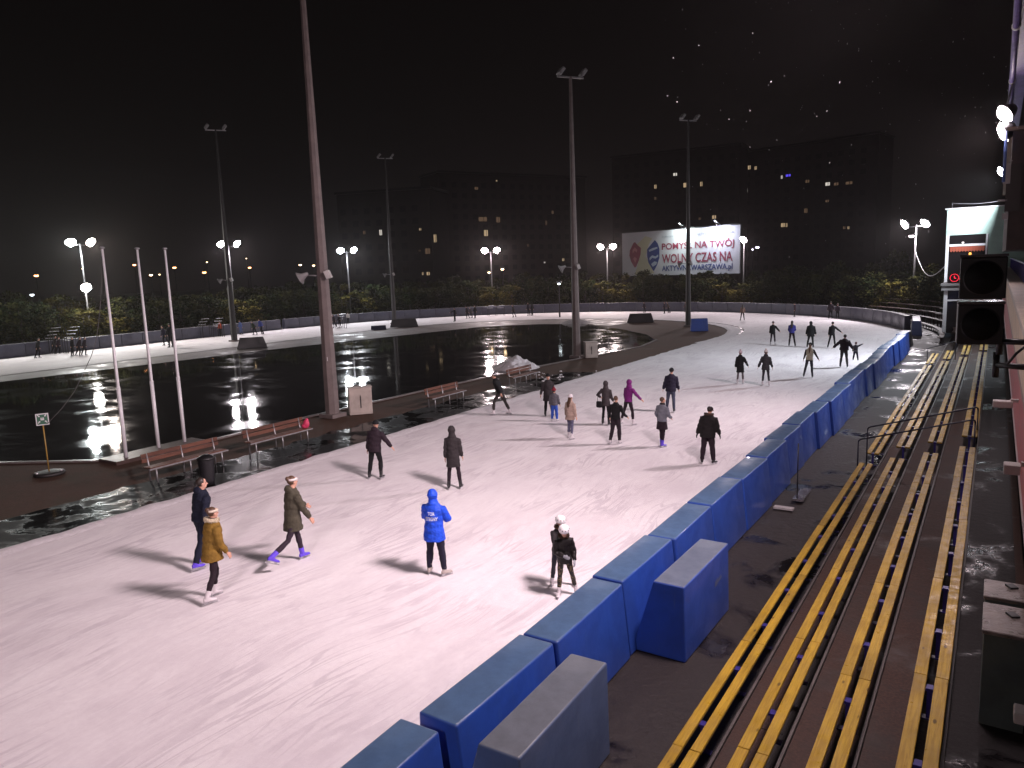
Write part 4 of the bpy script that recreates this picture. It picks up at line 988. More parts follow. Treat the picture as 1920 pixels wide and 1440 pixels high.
def person(label, foot, top, rel=0, lean=4, side=0, L=(0, 4, 4), Rr=(0, 4, 4), aL=(5, 10, 15, 0), aR=(5, 10, 15, 0), head=(0, 0), toe=(8, 8), lift=(0, 0),
           coat=BLK, hem=.10, bulk=1.0, hood=None, crough=.8, fur=None, pants=BLK, wide=1.0, skirt=None, skate=BSK, hat=None, hatc=BLK, hair='short', hairm=None, glove=None, female=False, fine=False, height=None, far_=False, child=False, grp=None, trim=None, legpat=None, vest=None, scarf=None, band=None):
    """rel: heading against the line of sight, 0 = seen from behind, 90 = heading to the right in the picture, 180 = facing the camera"""
    p = at(*foot); vd = math.degrees(math.atan2(p.y, p.x)); yaw = R(vd - 90 - rel)
    ht = height or zat(top[0], top[1], p)
    vx = .0085 if fine else (.028 if far_ else .014); vc = .013 if fine else (.030 if far_ else .018)
    T = rx(-lean) @ ry(side)                                   # torso
    hw = .085; shw = .165 if female else .185
    sp = lambda z, y=0.0, x=0.0: T @ Vector((x, y, z))
    cz = 1.18 if child else 1.0                                # a child's head is larger for its body
    # joints, pelvis at the origin
    legs = []
    for s, (fl, ab, kn), tq, lf in ((-1, L, toe[0], lift[0]), (1, Rr, toe[1], lift[1])):
        hip = ry(side * .3) @ Vector((s * hw, 0, -.04)); M1 = rx(fl) @ ry(-s * ab)
        knee = hip + M1 @ DN * .43; M2 = M1 @ rx(-kn); ank = knee + M2 @ DN * .42
        legs.append((s, hip, knee, ank, rz(-s * tq) @ rx(-lf)))
    arms = []
    for s, (fl, ab, el, tw_) in ((-1, aL, ), (1, aR, )):
        sh = sp(.437, 0, s * shw); M1 = T @ rx(fl) @ ry(-s * ab); elb = sh + M1 @ DN * .285
        M2 = M1 @ rz(s * tw_) @ rx(el); wr = elb + M2 @ DN * .25
        arms.append((s, sh, elb, wr, M2))
    HM = T @ rx(lean * .7) @ rz(head[0]) @ rx(head[1]); hc = sp(.56) + HM @ Vector((0, .015, .135))
    def H(x, y, z): return hc + HM @ Vector((x * cz, y * cz, z * cz))
    # ---- body: one continuous surface
    b = MB()
    wv = .88 if female else 1.0
    b.loft([(sp(z), T @ EX, T @ EY, r1 * wv, r2) for z, r1, r2 in ((-.11, .10, .08), (-.05, .155, .105), (.03, .16, .11), (.16, .135, .095), (.30, .155, .105), (.40, .165, .105), (.47, .145, .09), (.51, .10, .07), (.545, .065, .06))], 14)
    b.tube([sp(.50), sp(.56), hc + HM @ Vector((0, -.01, -.05))], [.062, .056, .052], 10)
    b.ell(H(0, -.012, .025), (.076 * cz, .094 * cz, .092 * cz), HM); b.ell(H(0, .022, -.045), (.056 * cz, .066 * cz, .074 * cz), HM)
    b.tube([H(0, .082, .012), H(0, .106, -.018), H(0, .088, -.026)], [.009, .014, .010], 6)
    for s in (-1, 1): b.ell(H(s * .076, -.005, -.005), (.012, .02, .032), HM, 8, 6)
    for s, hip, knee, ank, FM in legs:
        b.tube([hip + Vector((0, 0, .03)), hip.lerp(knee, .4), knee, knee.lerp(ank, .35), ank, ank + DN * .03], [.078, .064, .042, .043, .029, .028], 10)
        b.tube([ank + DN * .02, ank + DN * .035 + FM @ EY * .06], [.030, .020], 8)
    for s, sh, elb, wr, M2 in arms:
        b.tube([sh + T @ EX * (-s * .03), sh, sh.lerp(elb, .45), elb, elb.lerp(wr, .3), wr], [.052, .056, .046, .037, .038, .025], 10)
        U, V, N = M2 @ EY * 1.0, M2 @ EX, M2 @ DN              # hand frame: fingers along N
        b.loft([(wr + N * q, V, U, a1, a2) for q, a1, a2 in ((-.01, .022, .026), (.03, .017, .036), (.075, .014, .040), (.092, .011, .036))], 10)
        for k, (o_, ln) in enumerate(((-.029, .062), (-.010, .074), (.010, .078), (.029, .068))):
            q0 = wr + N * .085 + U * o_; q1 = q0 + N * ln * .5 + V * (-s * .008); q2 = q1 + (N * .75 + V * (-s) * .65).normalized() * ln * .5
            b.tube([q0 - N * .012, q0, q1, q2], [.0085, .009, .0082, .0065], 6)
        th_ = wr + N * .03 + U * .030
        b.tube([th_ - U * .012, th_ + U * .018 + N * .02, th_ + U * .026 + N * .052 + V * (-s * .010)], [.012, .011, .008], 6)
    me = vox(b, vx, 1)
    me.materials.append(M_SKIN)
    if fine:
        me.materials.append(M_EYE); me.materials.append(M_LIP)
        for pl_ in me.polygons:
            c = Vector(pl_.center)
            for s in (-1, 1):
                q = c - H(s * .031, .078, .008); q = HM.inverted() @ q
                if (q.x / .015) ** 2 + (q.z / .008) ** 2 + (q.y / .03) ** 2 < 1: pl_.material_index = 1
                if ((c - H(s * .032, .078, .03)).length < .03) and abs((HM.inverted() @ (c - hc)).z - .030) < .005 and abs(abs((HM.inverted() @ (c - hc)).x) - .032) < .018: pl_.material_index = 1
            q = HM.inverted() @ (c - H(0, .085, -.062))
            if (q.x / .024) ** 2 + (q.z / .009) ** 2 + (q.y / .03) ** 2 < 1: pl_.material_index = 2
    o = link('person', me); tag(o, label, 'person', grp)
    def child_(n, me_, m, par=None):
        me_.materials.append(m) if m and not len(me_.materials) else None
        return link(n, me_, par or o)
    # ---- trousers
    t = MB(); kb = bulk if bulk < 1.1 else 1.06
    t.loft([(sp(z), T @ EX, T @ EY, r1 * wv, r2) for z, r1, r2 in ((-.12, .11, .095), (-.06, .168, .122), (.02, .172, .124), (.10, .16, .115))], 14)
    for s, hip, knee, ank, FM in legs:
        t.tube([hip + Vector((0, 0, .02)), hip.lerp(knee, .4), knee, knee.lerp(ank, .4), ank.lerp(knee, .16), ank.lerp(knee, .03)], [.100 * min(wide, 1.15), .088 * wide, .066 * wide, .068 * wide, .052 * wide, .046 * wide * wide], 10)
    tm = vox(t, vc, 1)
    wob(tm, .010, 7)
    child_('trousers', tm, legpat or cloth(pants))
    # ---- jacket
    j = MB(); f = 1.10 * bulk
    secs = []
    if hem > .16: secs += [(T @ Vector((0, 0, 0)) + DN * hem * q, EX, EY, r1, r2) for q, r1, r2 in ((1.0, .20 * f * wv, .165 * f), (.6, .19 * f * wv, .15 * f))]
    else: secs += [(sp(-hem), T @ EX, T @ EY, .178 * f * wv, .14 * f)]
    secs += [(sp(z), T @ EX, T @ EY, r1 * f * wv, r2 * f) for z, r1, r2 in ((.0, .178, .132), (.14, .16, .125), (.30, .176, .132), (.40, .186, .130), (.47, .168, .112), (.525, .115, .092), (.56, .085, .082), (.585, .074, .076))]
    j.loft(secs, 16)
    if vest is None:
        for s, sh, elb, wr, M2 in arms:
            j.tube([sh - T @ EX * (s * .05) + T @ EZ * .0, sh, sh.lerp(elb, .5), elb, elb.lerp(wr, .5), wr.lerp(elb, .04)], [.06 * f, .074 * f, .066 * f, .058 * f, .053 * f, .042 * f], 10)
    if hood == 'down': j.ell(sp(.565, -.085), (.115, .07, .075), T)
    if hood == 'up':
        j.ell(H(0, -.022, .018), (.112, .118, .132), HM); j.tube([sp(.53, -.01), H(0, -.02, -.08)], [.12, .098], 12)
    jm = vox(j, vc, 1); wob(jm, .017 if bulk > 1.02 else .011, 6)
    jk = child_('jacket', jm, cloth(coat, crough))
    if vest is not None:
        sl = MB()
        for s, sh, elb, wr, M2 in arms: sl.tube([sh - T @ EX * (s * .02), sh, elb, wr.lerp(elb, .04)], [.064, .070, .054, .040], 10)
        child_('sleeve', vox(sl, vc, 1), cloth(vest))
    if trim: # contrast hem band
        hb = MB(); hb.loft([(sp(z), T @ EX, T @ EY, .186 * f * wv, .148 * f) for z in (-hem - .015, -hem + .02)], 16); child_('hem_band', hb.mesh('hem_band'), cloth(trim), jk)
    if fur:
        rn = random.Random(5); fb = MB()
        for k in range(420):
            a = rn.uniform(0, 2 * math.pi); c = sp(.575 + rn.uniform(-.03, .03), -.02) + T @ Vector((math.cos(a) * .118, math.sin(a) * .115, 0)); d = (T @ Vector((math.cos(a), math.sin(a), rn.uniform(-.8, .8))) + Vector((rn.gauss(0, .4), rn.gauss(0, .4), rn.gauss(0, .4)))).normalized()
            u = d.orthogonal().normalized() * .012; fb.add([c - u, c + u, c + d * rn.uniform(.03, .05)], [(0, 1, 2)])
        ring_ = MB(); ring_.tube([sp(.575, -.02) + T @ Vector((math.cos(a) * .105, math.sin(a) * .10, 0)) for a in [2 * math.pi * k / 16 for k in range(17)]], .038, 8, False)
        fb.add(ring_.v, ring_.f); child_('fur_trim', fb.mesh('fur_trim'), cloth(fur, .9), jk)
    if scarf:
        sb_ = MB(); sb_.loft([(sp(z), T @ EX, T @ EY, r_, r_) for z, r_ in ((.52, .10), (.56, .105), (.60, .09), (.615, .07))], 14); child_('scarf', sb_.mesh('scarf', (), True), cloth(scarf))
    if skirt:
        sk = MB(); sk.loft([(Vector((0, 0, z)), EX, EY, r1, r2) for z, r1, r2 in ((-.36, .22, .19), (-.2, .20, .16), (.05, .165, .12))], 16); child_('skirt', vox(sk, vc, 1), cloth(skirt))
    # ---- hair, hats
    hm = hairm or (HAIRB if female else HAIRD)
    if hood != 'up' and hair:
        h = MB(); h.ell(H(0, -.030, .036), (.086 * cz, .094 * cz, .094 * cz), HM)
        if hair == 'long':
            h.loft([(q, HM @ EX, HM @ EY, r1, r2) for q, r1, r2 in ((H(0, -.05, .03), .082, .06), (H(0, -.062, -.07), .085, .05), (sp(.50, -.115), .095, .04), (sp(.34, -.14), .075, .03), (sp(.28, -.14), .04, .02))], 12)
        if hair == 'pony':
            h.tube([H(0, -.10, .05), H(0, -.155, .02), H(0, -.15, -.08), sp(.42, -.17), sp(.30, -.165)], [.028, .042, .045, .04, .018], 8)
        if hair == 'bun': h.ell(H(0, -.11, .08), (.045, .045, .045), HM)
        child_('hair', vox(h, .012 if not far_ else .025, 1), hm)
    if band:
        bd = MB(); bd.loft([(H(0, -.012, z), HM @ EX, HM @ EY, .094, .109) for z in (.035, .075)], 16); child_('headband', bd.mesh('headband', (), True), cloth(band))
    if hat in ('beanie', 'pompom'):
        h = MB(); h.loft([(H(0, -.018, z), HM @ EX, HM @ EY, r_ * cz, r_ * 1.14 * cz) for z, r_ in ((.022, .094), (.03, .100), (.07, .100), (.075, .094), (.11, .082), (.14, .052), (.152, .02))], 16)
        ho = child_('hat', h.mesh('hat', (), True), cloth(hatc))
        if hat == 'pompom': pb = MB(); pb.ell(H(0, -.018, .175), (.042, .042, .042), HM); child_('pompom', pb.mesh('pompom', (), True), cloth(fur or hatc), ho)
    if hat == 'cap':
        h = MB(); h.loft([(H(0, -.012, z), HM @ EX, HM @ EY, r_, r_ * 1.14) for z, r_ in ((.035, .094), (.06, .096), (.10, .086), (.125, .055), (.132, .02))], 16)
        ho = child_('hat', h.mesh('hat', (), True), cloth(hatc)); br = MB(); br.ell(H(0, .13, .045), (.072, .062, .008), HM); child_('brim', br.mesh('brim', (), True), cloth(hatc), ho)
    if hat == 'helmet':
        h = MB(); h.loft([(H(0, -.012, z), HM @ EX, HM @ EY, r_ * cz, r_ * 1.17 * cz) for z, r_ in ((.02, .100), (.026, .108), (.06, .112), (.10, .104), (.135, .082), (.158, .050), (.166, .015))], 20)
        ho = child_('helmet', h.mesh('helmet', (), True), mat('white_shell', (.80, .78, .79), .25))
        for a in (-70, -35, 0, 35, 70, 130, 180, 230):
            v_ = MB(); v_.ell(H(.103 * math.sin(R(a)), .120 * math.cos(R(a)) - .012, .092), (.012, .012, .020), HM, 8, 6); child_('vent', v_.mesh('vent'), M_BLACK, ho)
        sp_ = MB(); sp_.tube([H(-.085, .0, .02), H(-.07, .03, -.06), H(0, .05, -.125), H(.07, .03, -.06), H(.085, .0, .02)], .006, 6); child_('chin_strap', sp_.mesh('chin_strap'), M_BLACK, ho)
    if glove:
        for s, sh, elb, wr, M2 in arms:
            U, V, N = M2 @ EY, M2 @ EX, M2 @ DN; g = MB()
            g.loft([(wr + N * q, V, U, a1, a2) for q, a1, a2 in ((-.05, .036, .038), (-.01, .030, .034), (.03, .026, .043), (.075, .023, .047), (.10, .018, .042))], 10)
            for o_, ln in ((-.031, .062), (-.011, .074), (.011, .078), (.031, .068)):
                q0 = wr + N * .085 + U * o_; q1 = q0 + N * ln * .5 + V * (-s * .008); q2 = q1 + (N * .75 + V * (-s) * .65).normalized() * ln * .5; g.tube([q0 - N * .01, q1, q2], [.014, .014, .011], 6)
            t0 = wr + N * .03 + U * .032; g.tube([t0 - U * .012, t0 + U * .02 + N * .02, t0 + U * .03 + N * .055], [.017, .016, .012], 6)
            child_('glove', vox(g, .009 if fine else .014, 1), cloth(glove))
    # ---- skates
    low = 0
    for s, hip, knee, ank, FM in legs:
        Fy, Fx, Fz = FM @ EY, FM @ EX, FM @ EZ; k = MB()
        up = (knee - ank).normalized(); sole = ank - Fz * .085
        k.tube([ank + up * .13, ank + up * .06, ank, ank - Fz * .035 - Fy * .01], [.056, .053, .052, .050], 12)
        k.loft([(ank - Fz * zz + Fy * yy, Fx, Fz, a1, a2) for yy, zz, a1, a2 in ((-.07, .045, .030, .040), (-.03, .040, .042, .048), (.04, .046, .042, .042), (.11, .058, .046, .030), (.165, .062, .038, .024), (.185, .066, .02, .012))], 12)
        so = child_('skate', vox(k, .010 if fine else (.022 if far_ else .013), 1), mat('boot_%d' % int(skate[2] * 100), skate, .35))
        bl = MB(); bx = Matrix((Fx, Fy, Fz)).transposed()
        bl.box(sole + Fy * .045 - Fz * .035, (.005, .30, .022), bx); bl.box(sole + Fy * -.035 - Fz * .010, (.018, .07, .034), bx); bl.box(sole + Fy * .115 - Fz * .010, (.018, .06, .034), bx); bl.box(sole + Fy * .055 + Fz * .012, (.066, .24, .010), bx)
        child_('blade', bl.mesh('blade'), M_BLADE if skate != BSK else M_BLADE, so)
        low = min(low, *[(sole - Fz * .046 + Fy * q).z for q in (-.105, .195)])
    # ---- put it on the ice at the photographed size
    tops = max((Vector(v.co).z for ob in [o] + list(o.children) for v in ob.data.vertices), default=.8)
    k = ht / (tops - low)
    fx = (legs[0][3] + legs[1][3]) / 2; off = Vector((fx.x, fx.y, low)) * k; off.rotate(Matrix.Rotation(yaw, 3, 'Z'))
    o.scale = (k, k, k); o.rotation_euler = (0, 0, yaw); o.location = Vector((p.x, p.y, .002)) - off
    o['_j'] = 0; del o['_j']
    return o, jk, dict(T=T, sp=sp, arms=arms, H=H, HM=HM, hc=hc)
def wob(me, a, f):
    nm = [v.normal.copy() for v in me.vertices]
    for v, n_ in zip(me.vertices, nm):
        c = v.co; v.co = c + n_ * a * (noise.noise((c.x * f, c.y * f, c.z * f * 1.9)) + .4 * noise.noise((c.x * f * 3, c.y * f * 3, c.z * f * 4)))
# ---- nearest skaters
person('man in dark navy hoodie on violet skates, half hidden behind the mustard-coated woman', (374, 1065), (388, 896), 62, 8, L=(12, 4, 22), Rr=(-14, 4, 10), aL=(10, 8, 20, 0), aR=(-12, 8, 15, 0), coat=NAVY, hem=.06, bulk=1.08, hood='down', pants=NAVY, wide=1.15, skate=VIOLET, hair='short', head=(-20, 0), fine=True)
person('woman in a mustard coat with cream fur collar and cream headband on white skates', (396, 1127), (402, 952), 66, 8, L=(14, 4, 24), Rr=(-10, 5, 14), aL=(20, 10, 25, 10), aR=(8, 12, 30, 10), coat=(.20, .115, .022), hem=.20, bulk=1.12, fur=(.62, .54, .40), pants=(.020, .012, .018), wide=.88, skate=WSK, hair='bun', hairm=HAIRB, band=(.62, .54, .44), female=True, fine=True, scarf=(.05, .02, .02))
person('woman in a long olive parka with white headband striding right on violet skates', (541, 1062), (555, 893), 62, 5, L=(20, 4, 8), Rr=(-26, 2, 34), lift=(0, 25), aL=(48, 8, 12, 0), aR=(24, 8, 10, 0), coat=(.060, .054, .038), hem=.26, bulk=1.05, hood='down', pants=(.030, .020, .030), wide=.84, skate=VIOLET, hair='bun', hairm=HAIRB, band=(.66, .60, .58), female=True, fine=True)
bo, bj, inf = person('person in a bright blue hooded jacket with white lettering on the back, standing still', (820, 1078), (818, 917), 20, 3, L=(4, 5, 4), Rr=(-2, 8, 4), toe=(6, 42), aL=(34, 16, 78, 38), aR=(18, 20, 74, 42), coat=(.016, .075, .62), crough=.55, hem=.24, bulk=1.10, hood='up', pants=(.016, .014, .030), wide=1.12, skate=(.42, .37, .34), fine=True)
bvh = BVHTree.FromPolygons([v.co for v in bj.data.vertices], [tuple(p_.vertices) for p_ in bj.data.polygons])
for txt, zz, ww, hh in (('TOR', .345, .15, .075), ('STEGNY', .235, .265, .078)):
    tm = text_mesh(txt, ww, hh, 0, .02); bmx = bmesh.new(); bmx.from_mesh(tm); bmesh.ops.triangulate(bmx, faces=bmx.faces); bmesh.ops.subdivide_edges(bmx, edges=bmx.edges, cuts=1); bmx.to_mesh(tm); bmx.free()
    for v in tm.vertices:
        q = inf['sp'](zz + v.co.y - hh / 2, -.5, v.co.x - ww / 2); hit = bvh.ray_cast(q, inf['T'] @ Vector((0, 1, 0)))
        v.co = hit[0] - (inf['T'] @ Vector((0, 1, 0))) * .006 if hit[0] else q
    tm.materials.append(mat('white_print', (.75, .78, .85), .6)); link('lettering', tm, bj)
M_LEGP = mat('leopard', (.02, .016, .014), .7)
_n, _l, _b = nodes_of(M_LEGP); _v = _n.new('ShaderNodeTexCoord').outputs['Object']
_l.new(mix_col(_n, _l, ramp(_n, _l, noise_at(_n, _l, _v, 16, 3, .6, 1.0), .52, .58), (.014, .012, .012), (.17, .125, .06)), _b.inputs['Base Color'])
person('girl in white helmet, shiny black jacket and gold patterned leggings, facing the camera', (1064, 1117), (1048, 970), 168, 9, 2, L=(6, 12, 4), Rr=(10, 7, 6), toe=(6, 22), aL=(16, 12, 34, 30), aR=(14, 14, 84, 50), head=(4, -14), coat=(.014, .012, .012), crough=.38, hem=.14, bulk=1.12, fur=(.060, .035, .024), pants=BLK, wide=.9, legpat=M_LEGP, skate=WSK, hat='helmet', hair='long', hairm=HAIRB, glove=(.30, .31, .34), female=True, fine=True, child=True, height=1.40)
person('girl in white helmet hugging the black-jacketed girl from behind, leaning, white skates', (1056, 1099), (1037, 964), 172, 6, -4, L=(4, 20, 4), Rr=(8, 8, 8), toe=(4, 30), aL=(58, -6, 50, 42), aR=(56, 0, 50, 42), head=(24, -4), coat=(.022, .018, .020), hem=.10, bulk=1.02, pants=(.035, .035, .045), wide=.85, fur=(.10, .055, .035), skate=WSK, hat='helmet', hair='long', hairm=HAIRB, glove=(.30, .31, .34), female=True, fine=True, child=True, height=1.42)
person('person in black jacket seen from behind near the inner ice edge, right arm out', (704, 898), (713, 787), 25, 8, 4, L=(2, 10, 4), Rr=(12, 6, 26), aL=(0, 6, 8, 0), aR=(12, 38, 10, 0), coat=CHAR, hem=.14, bulk=1.12, hood='down', pants=BLK, wide=1.05, hair=None, hat='beanie', hatc=BLK)
person('person in a long black coat seen from behind, standing alone mid-ice', (853, 917), (860, 797), 12, 1, L=(0, 5, 2), Rr=(6, 6, 4), aL=(0, 7, 6, 0), aR=(6, 9, 12, 0), coat=(.026, .022, .024), hem=.34, bulk=1.05, hood='up', pants=(.018, .012, .014), wide=.9, female=True)
# ---- the middle group
person('person bending into a wide stride by the far infield bench, white headgear', (941, 778), (948, 698), -72, 22, L=(34, 4, 30), Rr=(-22, 6, 2), aL=(-20, 10, 20, 0), aR=(10, 10, 30, 0), coat=BLK, hem=.05, pants=(.035, .030, .03), skate=WSK, hair='short', band=(.62, .60, .62), hairm=HAIRD)
person('dark clothed man facing the camera beside the child in blue trousers', (1029, 780), (1027, 700), 165, 4, L=(2, 5, 4), Rr=(6, 5, 6), aL=(4, 8, 10, 0), aR=(-6, 16, 18, 0), coat=(.022, .022, .024), hem=.34, bulk=1.05, pants=BLK, hat='beanie', hatc=BLK)
person('child in red hat, black and white patterned jacket and blue trousers', (1040, 790), (1041, 727), 20, 3, L=(2, 4, 4), Rr=(4, 4, 6), aL=(2, 10, 12, 0), aR=(4, 12, 14, 0), coat=(.10, .095, .11), hem=.10, bulk=1.15, pants=(.03, .085, .42), wide=1.25, skate=WSK, hat='pompom', hatc=(.22, .02, .035), child=True)
person('girl in white hat and beige padded jacket, long hair, white skates', (1069, 823), (1066, 739), 38, 4, L=(10, 5, 10), Rr=(-6, 5, 8), aL=(4, 12, 14, 0), aR=(0, 12, 10, 0), coat=(.36, .265, .22), hem=.20, bulk=1.12, pants=(.10, .10, .16), wide=.95, skate=WSK, hat='beanie', hatc=(.72, .68, .70), hair='long', hairm=HAIRB, female=True)
person('woman in dark hooded jacket with hand on hip and black bag', (1136, 797), (1133, 714), 20, 4, L=(6, 5, 8), Rr=(-4, 5, 6), aL=(-14, 40, 92, 20), aR=(10, 10, 30, 0), coat=(.05, .042, .045), hem=.20, bulk=1.0, hood='up', pants=BLK, wide=.88, female=True)
bgm = MB(); bgm.loft([((0, 0, z), EX, EY, a, b_) for z, a, b_ in ((0, .11, .05), (.05, .13, .06), (.2, .12, .055), (.24, .09, .04))], 12); bgm.tube([(-.08, 0, .22), (-.04, 0, .5), (.02, .02, .62)], .008, 5)
pb_ = at(1121, 797); tag(bgm.build('bag', cloth(BLK), None, True, (pb_.x + .12, pb_.y - .1, .72)), 'small black shoulder bag hanging at the hooded woman with hand on hip', 'bag')
person('person in purple hooded top with white headband, right arm out, white skates', (1176, 797), (1186, 711), 38, 8, L=(-2, 16, 6), Rr=(12, 6, 12), aL=(8, 8, 24, 0), aR=(30, 30, 12, 0), coat=(.16, .018, .15), hem=.06, bulk=.98, hood='up', pants=(.016, .012, .016), wide=.88, skate=WSK, female=True)
person('boy in black top and black trousers between the purple top and the grey jacket', (1153, 833), (1157, 743), 28, 5, L=(-6, 4, 14), Rr=(8, 4, 12), aL=(4, 16, 30, 0), aR=(10, 22, 40, 0), coat=BLK, hem=.08, bulk=.95, pants=(.020, .014, .014), wide=1.15, skate=WSK, hair='short', hairm=HAIRB)
person('woman in cropped grey jacket, dark skirt and violet skates, feet crossed', (1241, 838), (1241, 745), 30, 4, L=(6, -2, 6), Rr=(-4, 0, 10), toe=(14, 30), aL=(6, 18, 46, 14), aR=(10, 14, 52, 14), head=(-40, 0), coat=(.15, .155, .185), hem=.07, bulk=1.10, pants=(.018, .012, .012), wide=.86, skirt=(.016, .012, .012), skate=VIOLET, hair='short', hairm=HAIRB, scarf=(.03, .015, .015), female=True)
person('tall man in black jacket and blue jeans seen from behind', (1257, 773), (1249, 690), 2, 2, 2, L=(0, 6, 4), Rr=(-8, 3, 6), aL=(2, 14, 16, 0), aR=(2, 14, 12, 0), coat=(.018, .018, .022), hem=.14, bulk=1.12, pants=DENIM, wide=1.05, hat='beanie', hatc=BLK)
person('heavy man in black fur-hooded coat and dark cap close to the blue barrier', (1327, 870), (1336, 764), 8, 9, 2, L=(0, 6, 6), Rr=(-2, 7, 6), toe=(10, 30), aL=(2, 16, 12, 0), aR=(4, 18, 18, 0), head=(-14, -22), coat=(.012, .010, .011), hem=.16, bulk=1.26, fur=(.075, .050, .042), pants=(.018, .013, .014), wide=1.28, hat='cap', hatc=(.022, .02, .02), glove=BLK)
person('woman in black knee-length coat, pale beanie and grey leggings, left of the pair', (1388, 720), (1388, 657), 4, 2, L=(0, 4, 4), Rr=(4, 5, 8), aL=(0, 10, 8, 0), aR=(6, 26, 14, 0), coat=BLK, hem=.36, bulk=1.08, hood='down', pants=(.13, .11, .115), wide=.86, skate=WSK, hat='pompom', hatc=(.55, .42, .46), female=True)
person('woman in charcoal hip-length jacket and pale beanie, right of the pair', (1436, 724), (1430, 656), 2, 4, L=(2, 4, 4), Rr=(-6, 7, 8), aL=(4, 22, 14, 0), aR=(2, 16, 16, 0), coat=(.035, .033, .038), hem=.18, bulk=1.08, hood='down', pants=(.028, .026, .034), wide=.88, skate=WSK, hat='pompom', hatc=(.58, .50, .48), female=True)
person('skater in cream vest with long brown ponytail and dark sleeves', (1515, 708), (1519, 642), 6, 3, 2, L=(2, 12, 4), Rr=(4, 5, 4), aL=(4, 14, 16, 0), aR=(8, 30, 8, 0), coat=(.40, .355, .27), vest=(.030, .022, .022), hem=.08, bulk=1.06, pants=(.03, .028, .034), wide=.92, hair='pony', hairm=HAIRR, hat='beanie', hatc=(.03, .022, .025), female=True)
person('broad man in black jacket reaching his left hand back to a skater behind', (1582, 689), (1577, 627), 2, 5, 2, L=(4, 6, 6), Rr=(-2, 7, 6), aL=(6, 46, 8, 0), aR=(10, 30, 40, 0), coat=(.014, .014, .016), hem=.06, bulk=1.24, pants=(.022, .022, .028), wide=1.05, hair='short')
person('small child in dark snowsuit throwing one arm up to the right', (1604, 676), (1601, 635), 15, 4, L=(2, 8, 6), Rr=(6, 10, 8), aL=(0, 12, 20, 0), aR=(20, 118, 6, 0), coat=(.03, .025, .035), hem=.05, bulk=1.15, pants=(.02, .02, .024), wide=1.25, hat='beanie', hatc=(.09, .03, .035), child=True, height=1.12, trim=(.40, .38, .38))
person('woman in black jacket with white skates, leftmost of the four abreast', (1449, 647), (1452, 602), 6, 4, L=(0, 5, 6), Rr=(6, 6, 10), aL=(2, 8, 10, 0), aR=(16, 36, 12, 0), coat=BLK, hem=.16, bulk=1.05, pants=(.03, .02, .024), wide=.95, skate=WSK, hair='short', hat='beanie', hatc=(.10, .07, .07), female=True)
person('person in blue and navy jacket, second from left of the four abreast', (1485, 650), (1483, 601), 4, 2, L=(0, 6, 4), Rr=(-2, 10, 4), aL=(10, 10, 50, 20), aR=(12, 8, 60, 20), coat=(.035, .035, .19), hem=.06, bulk=1.06, pants=(.015, .014, .02), wide=.95, hair='long', hairm=HAIRD, female=True)
person('person in bulky black hooded coat, third from left of the four abreast', (1519, 652), (1522, 602), 4, 3, L=(2, 9, 4), Rr=(2, 6, 4), aL=(4, 12, 10, 0), aR=(4, 14, 12, 0), coat=BLK, hem=.22, bulk=1.2, hood='up', pants=BLK, wide=1.0)
person('slim skater in black stretching a hand to the broad man, rightmost of the four abreast', (1559, 653), (1562, 603), 8, 8, L=(2, 12, 4), Rr=(4, 8, 4), aL=(2, 8, 10, 0), aR=(30, 44, 4, 0), coat=BLK, hem=.08, bulk=.95, pants=BLK, wide=.9, hair='bun', hairm=HAIRD, female=True)
person('skater in beige jacket near the tip of the infield', (1392, 601), (1396, 571), -20, 6, L=(4, 10, 6), Rr=(4, 8, 8), aL=(4, 10, 20, 0), aR=(10, 20, 30, 0), coat=(.19, .12, .10), hem=.12, pants=(.03, .022, .024), hair='long', hairm=HAIRD, female=True, far_=True)
person('dark skater leaning hard to the left against the far barrier', (1490, 594), (1482, 568), -70, 2, -14, L=(-4, 12, 2), Rr=(4, -10, 6), aL=(0, 6, 10, 0), aR=(0, 8, 10, 0), coat=CHAR, pants=BLK, far_=True)
person('taller one of two dark skaters side by side before the curved barrier', (1557, 598), (1557, 565), 4, 4, L=(2, 5, 6), Rr=(4, 5, 6), aL=(4, 12, 14, 0), aR=(4, 14, 20, 0), coat=(.02, .017, .018), hem=.18, bulk=1.12, pants=BLK, wide=1.1, far_=True, hat='beanie', hatc=(.10, .08, .08))
person('smaller one of two dark skaters side by side before the curved barrier', (1570, 598), (1571, 569), 4, 3, L=(2, 3, 4), Rr=(6, 4, 8), aL=(4, 10, 12, 0), aR=(4, 12, 14, 0), coat=(.028, .02, .022), hem=.12, pants=BLK, far_=True, female=True, hat='beanie', hatc=(.16, .12, .12))
# ---- far straight and bend
FG = 'skaters on the far ice'
def fs(label, fx, fy, ty, coat=BLK, rel=-70, k=0, **kw):
    poses = [dict(L=(16, 4, 26), Rr=(-12, 5, 12), lean=14), dict(L=(4, 5, 8), Rr=(-4, 6, 6), lean=6), dict(L=(-18, 4, 8), Rr=(20, 5, 34), lean=18), dict(L=(2, 8, 4), Rr=(6, 4, 6), lean=3)]
    d = dict(aL=(10, 12, 20, 0), aR=(-12, 12, 16, 0), pants=BLK, hem=.1, bulk=1.05, hair='short', far_=True, grp=FG); d.update(poses[k]); d.update(kw)
    person(label, (fx, fy), (fx, ty), rel, coat=coat, **d)
fs('darker skater of the close pair on the far bend just left of the billboard mast', 1246, 588, 566, (.02, .016, .016), -70, 3)
fs('brownish skater of the close pair on the far bend, striding right of the other', 1255, 587, 566, (.05, .035, .03), -70, 2)
fs('skater partly hidden behind the billboard mast on the far bend', 1285, 585, 566, (.05, .03, .035), -60, 3)
fs('dark skater whose legs are hidden by the black block on the far bend', 1209, 586, 566, (.012, .012, .02), -60, 1)
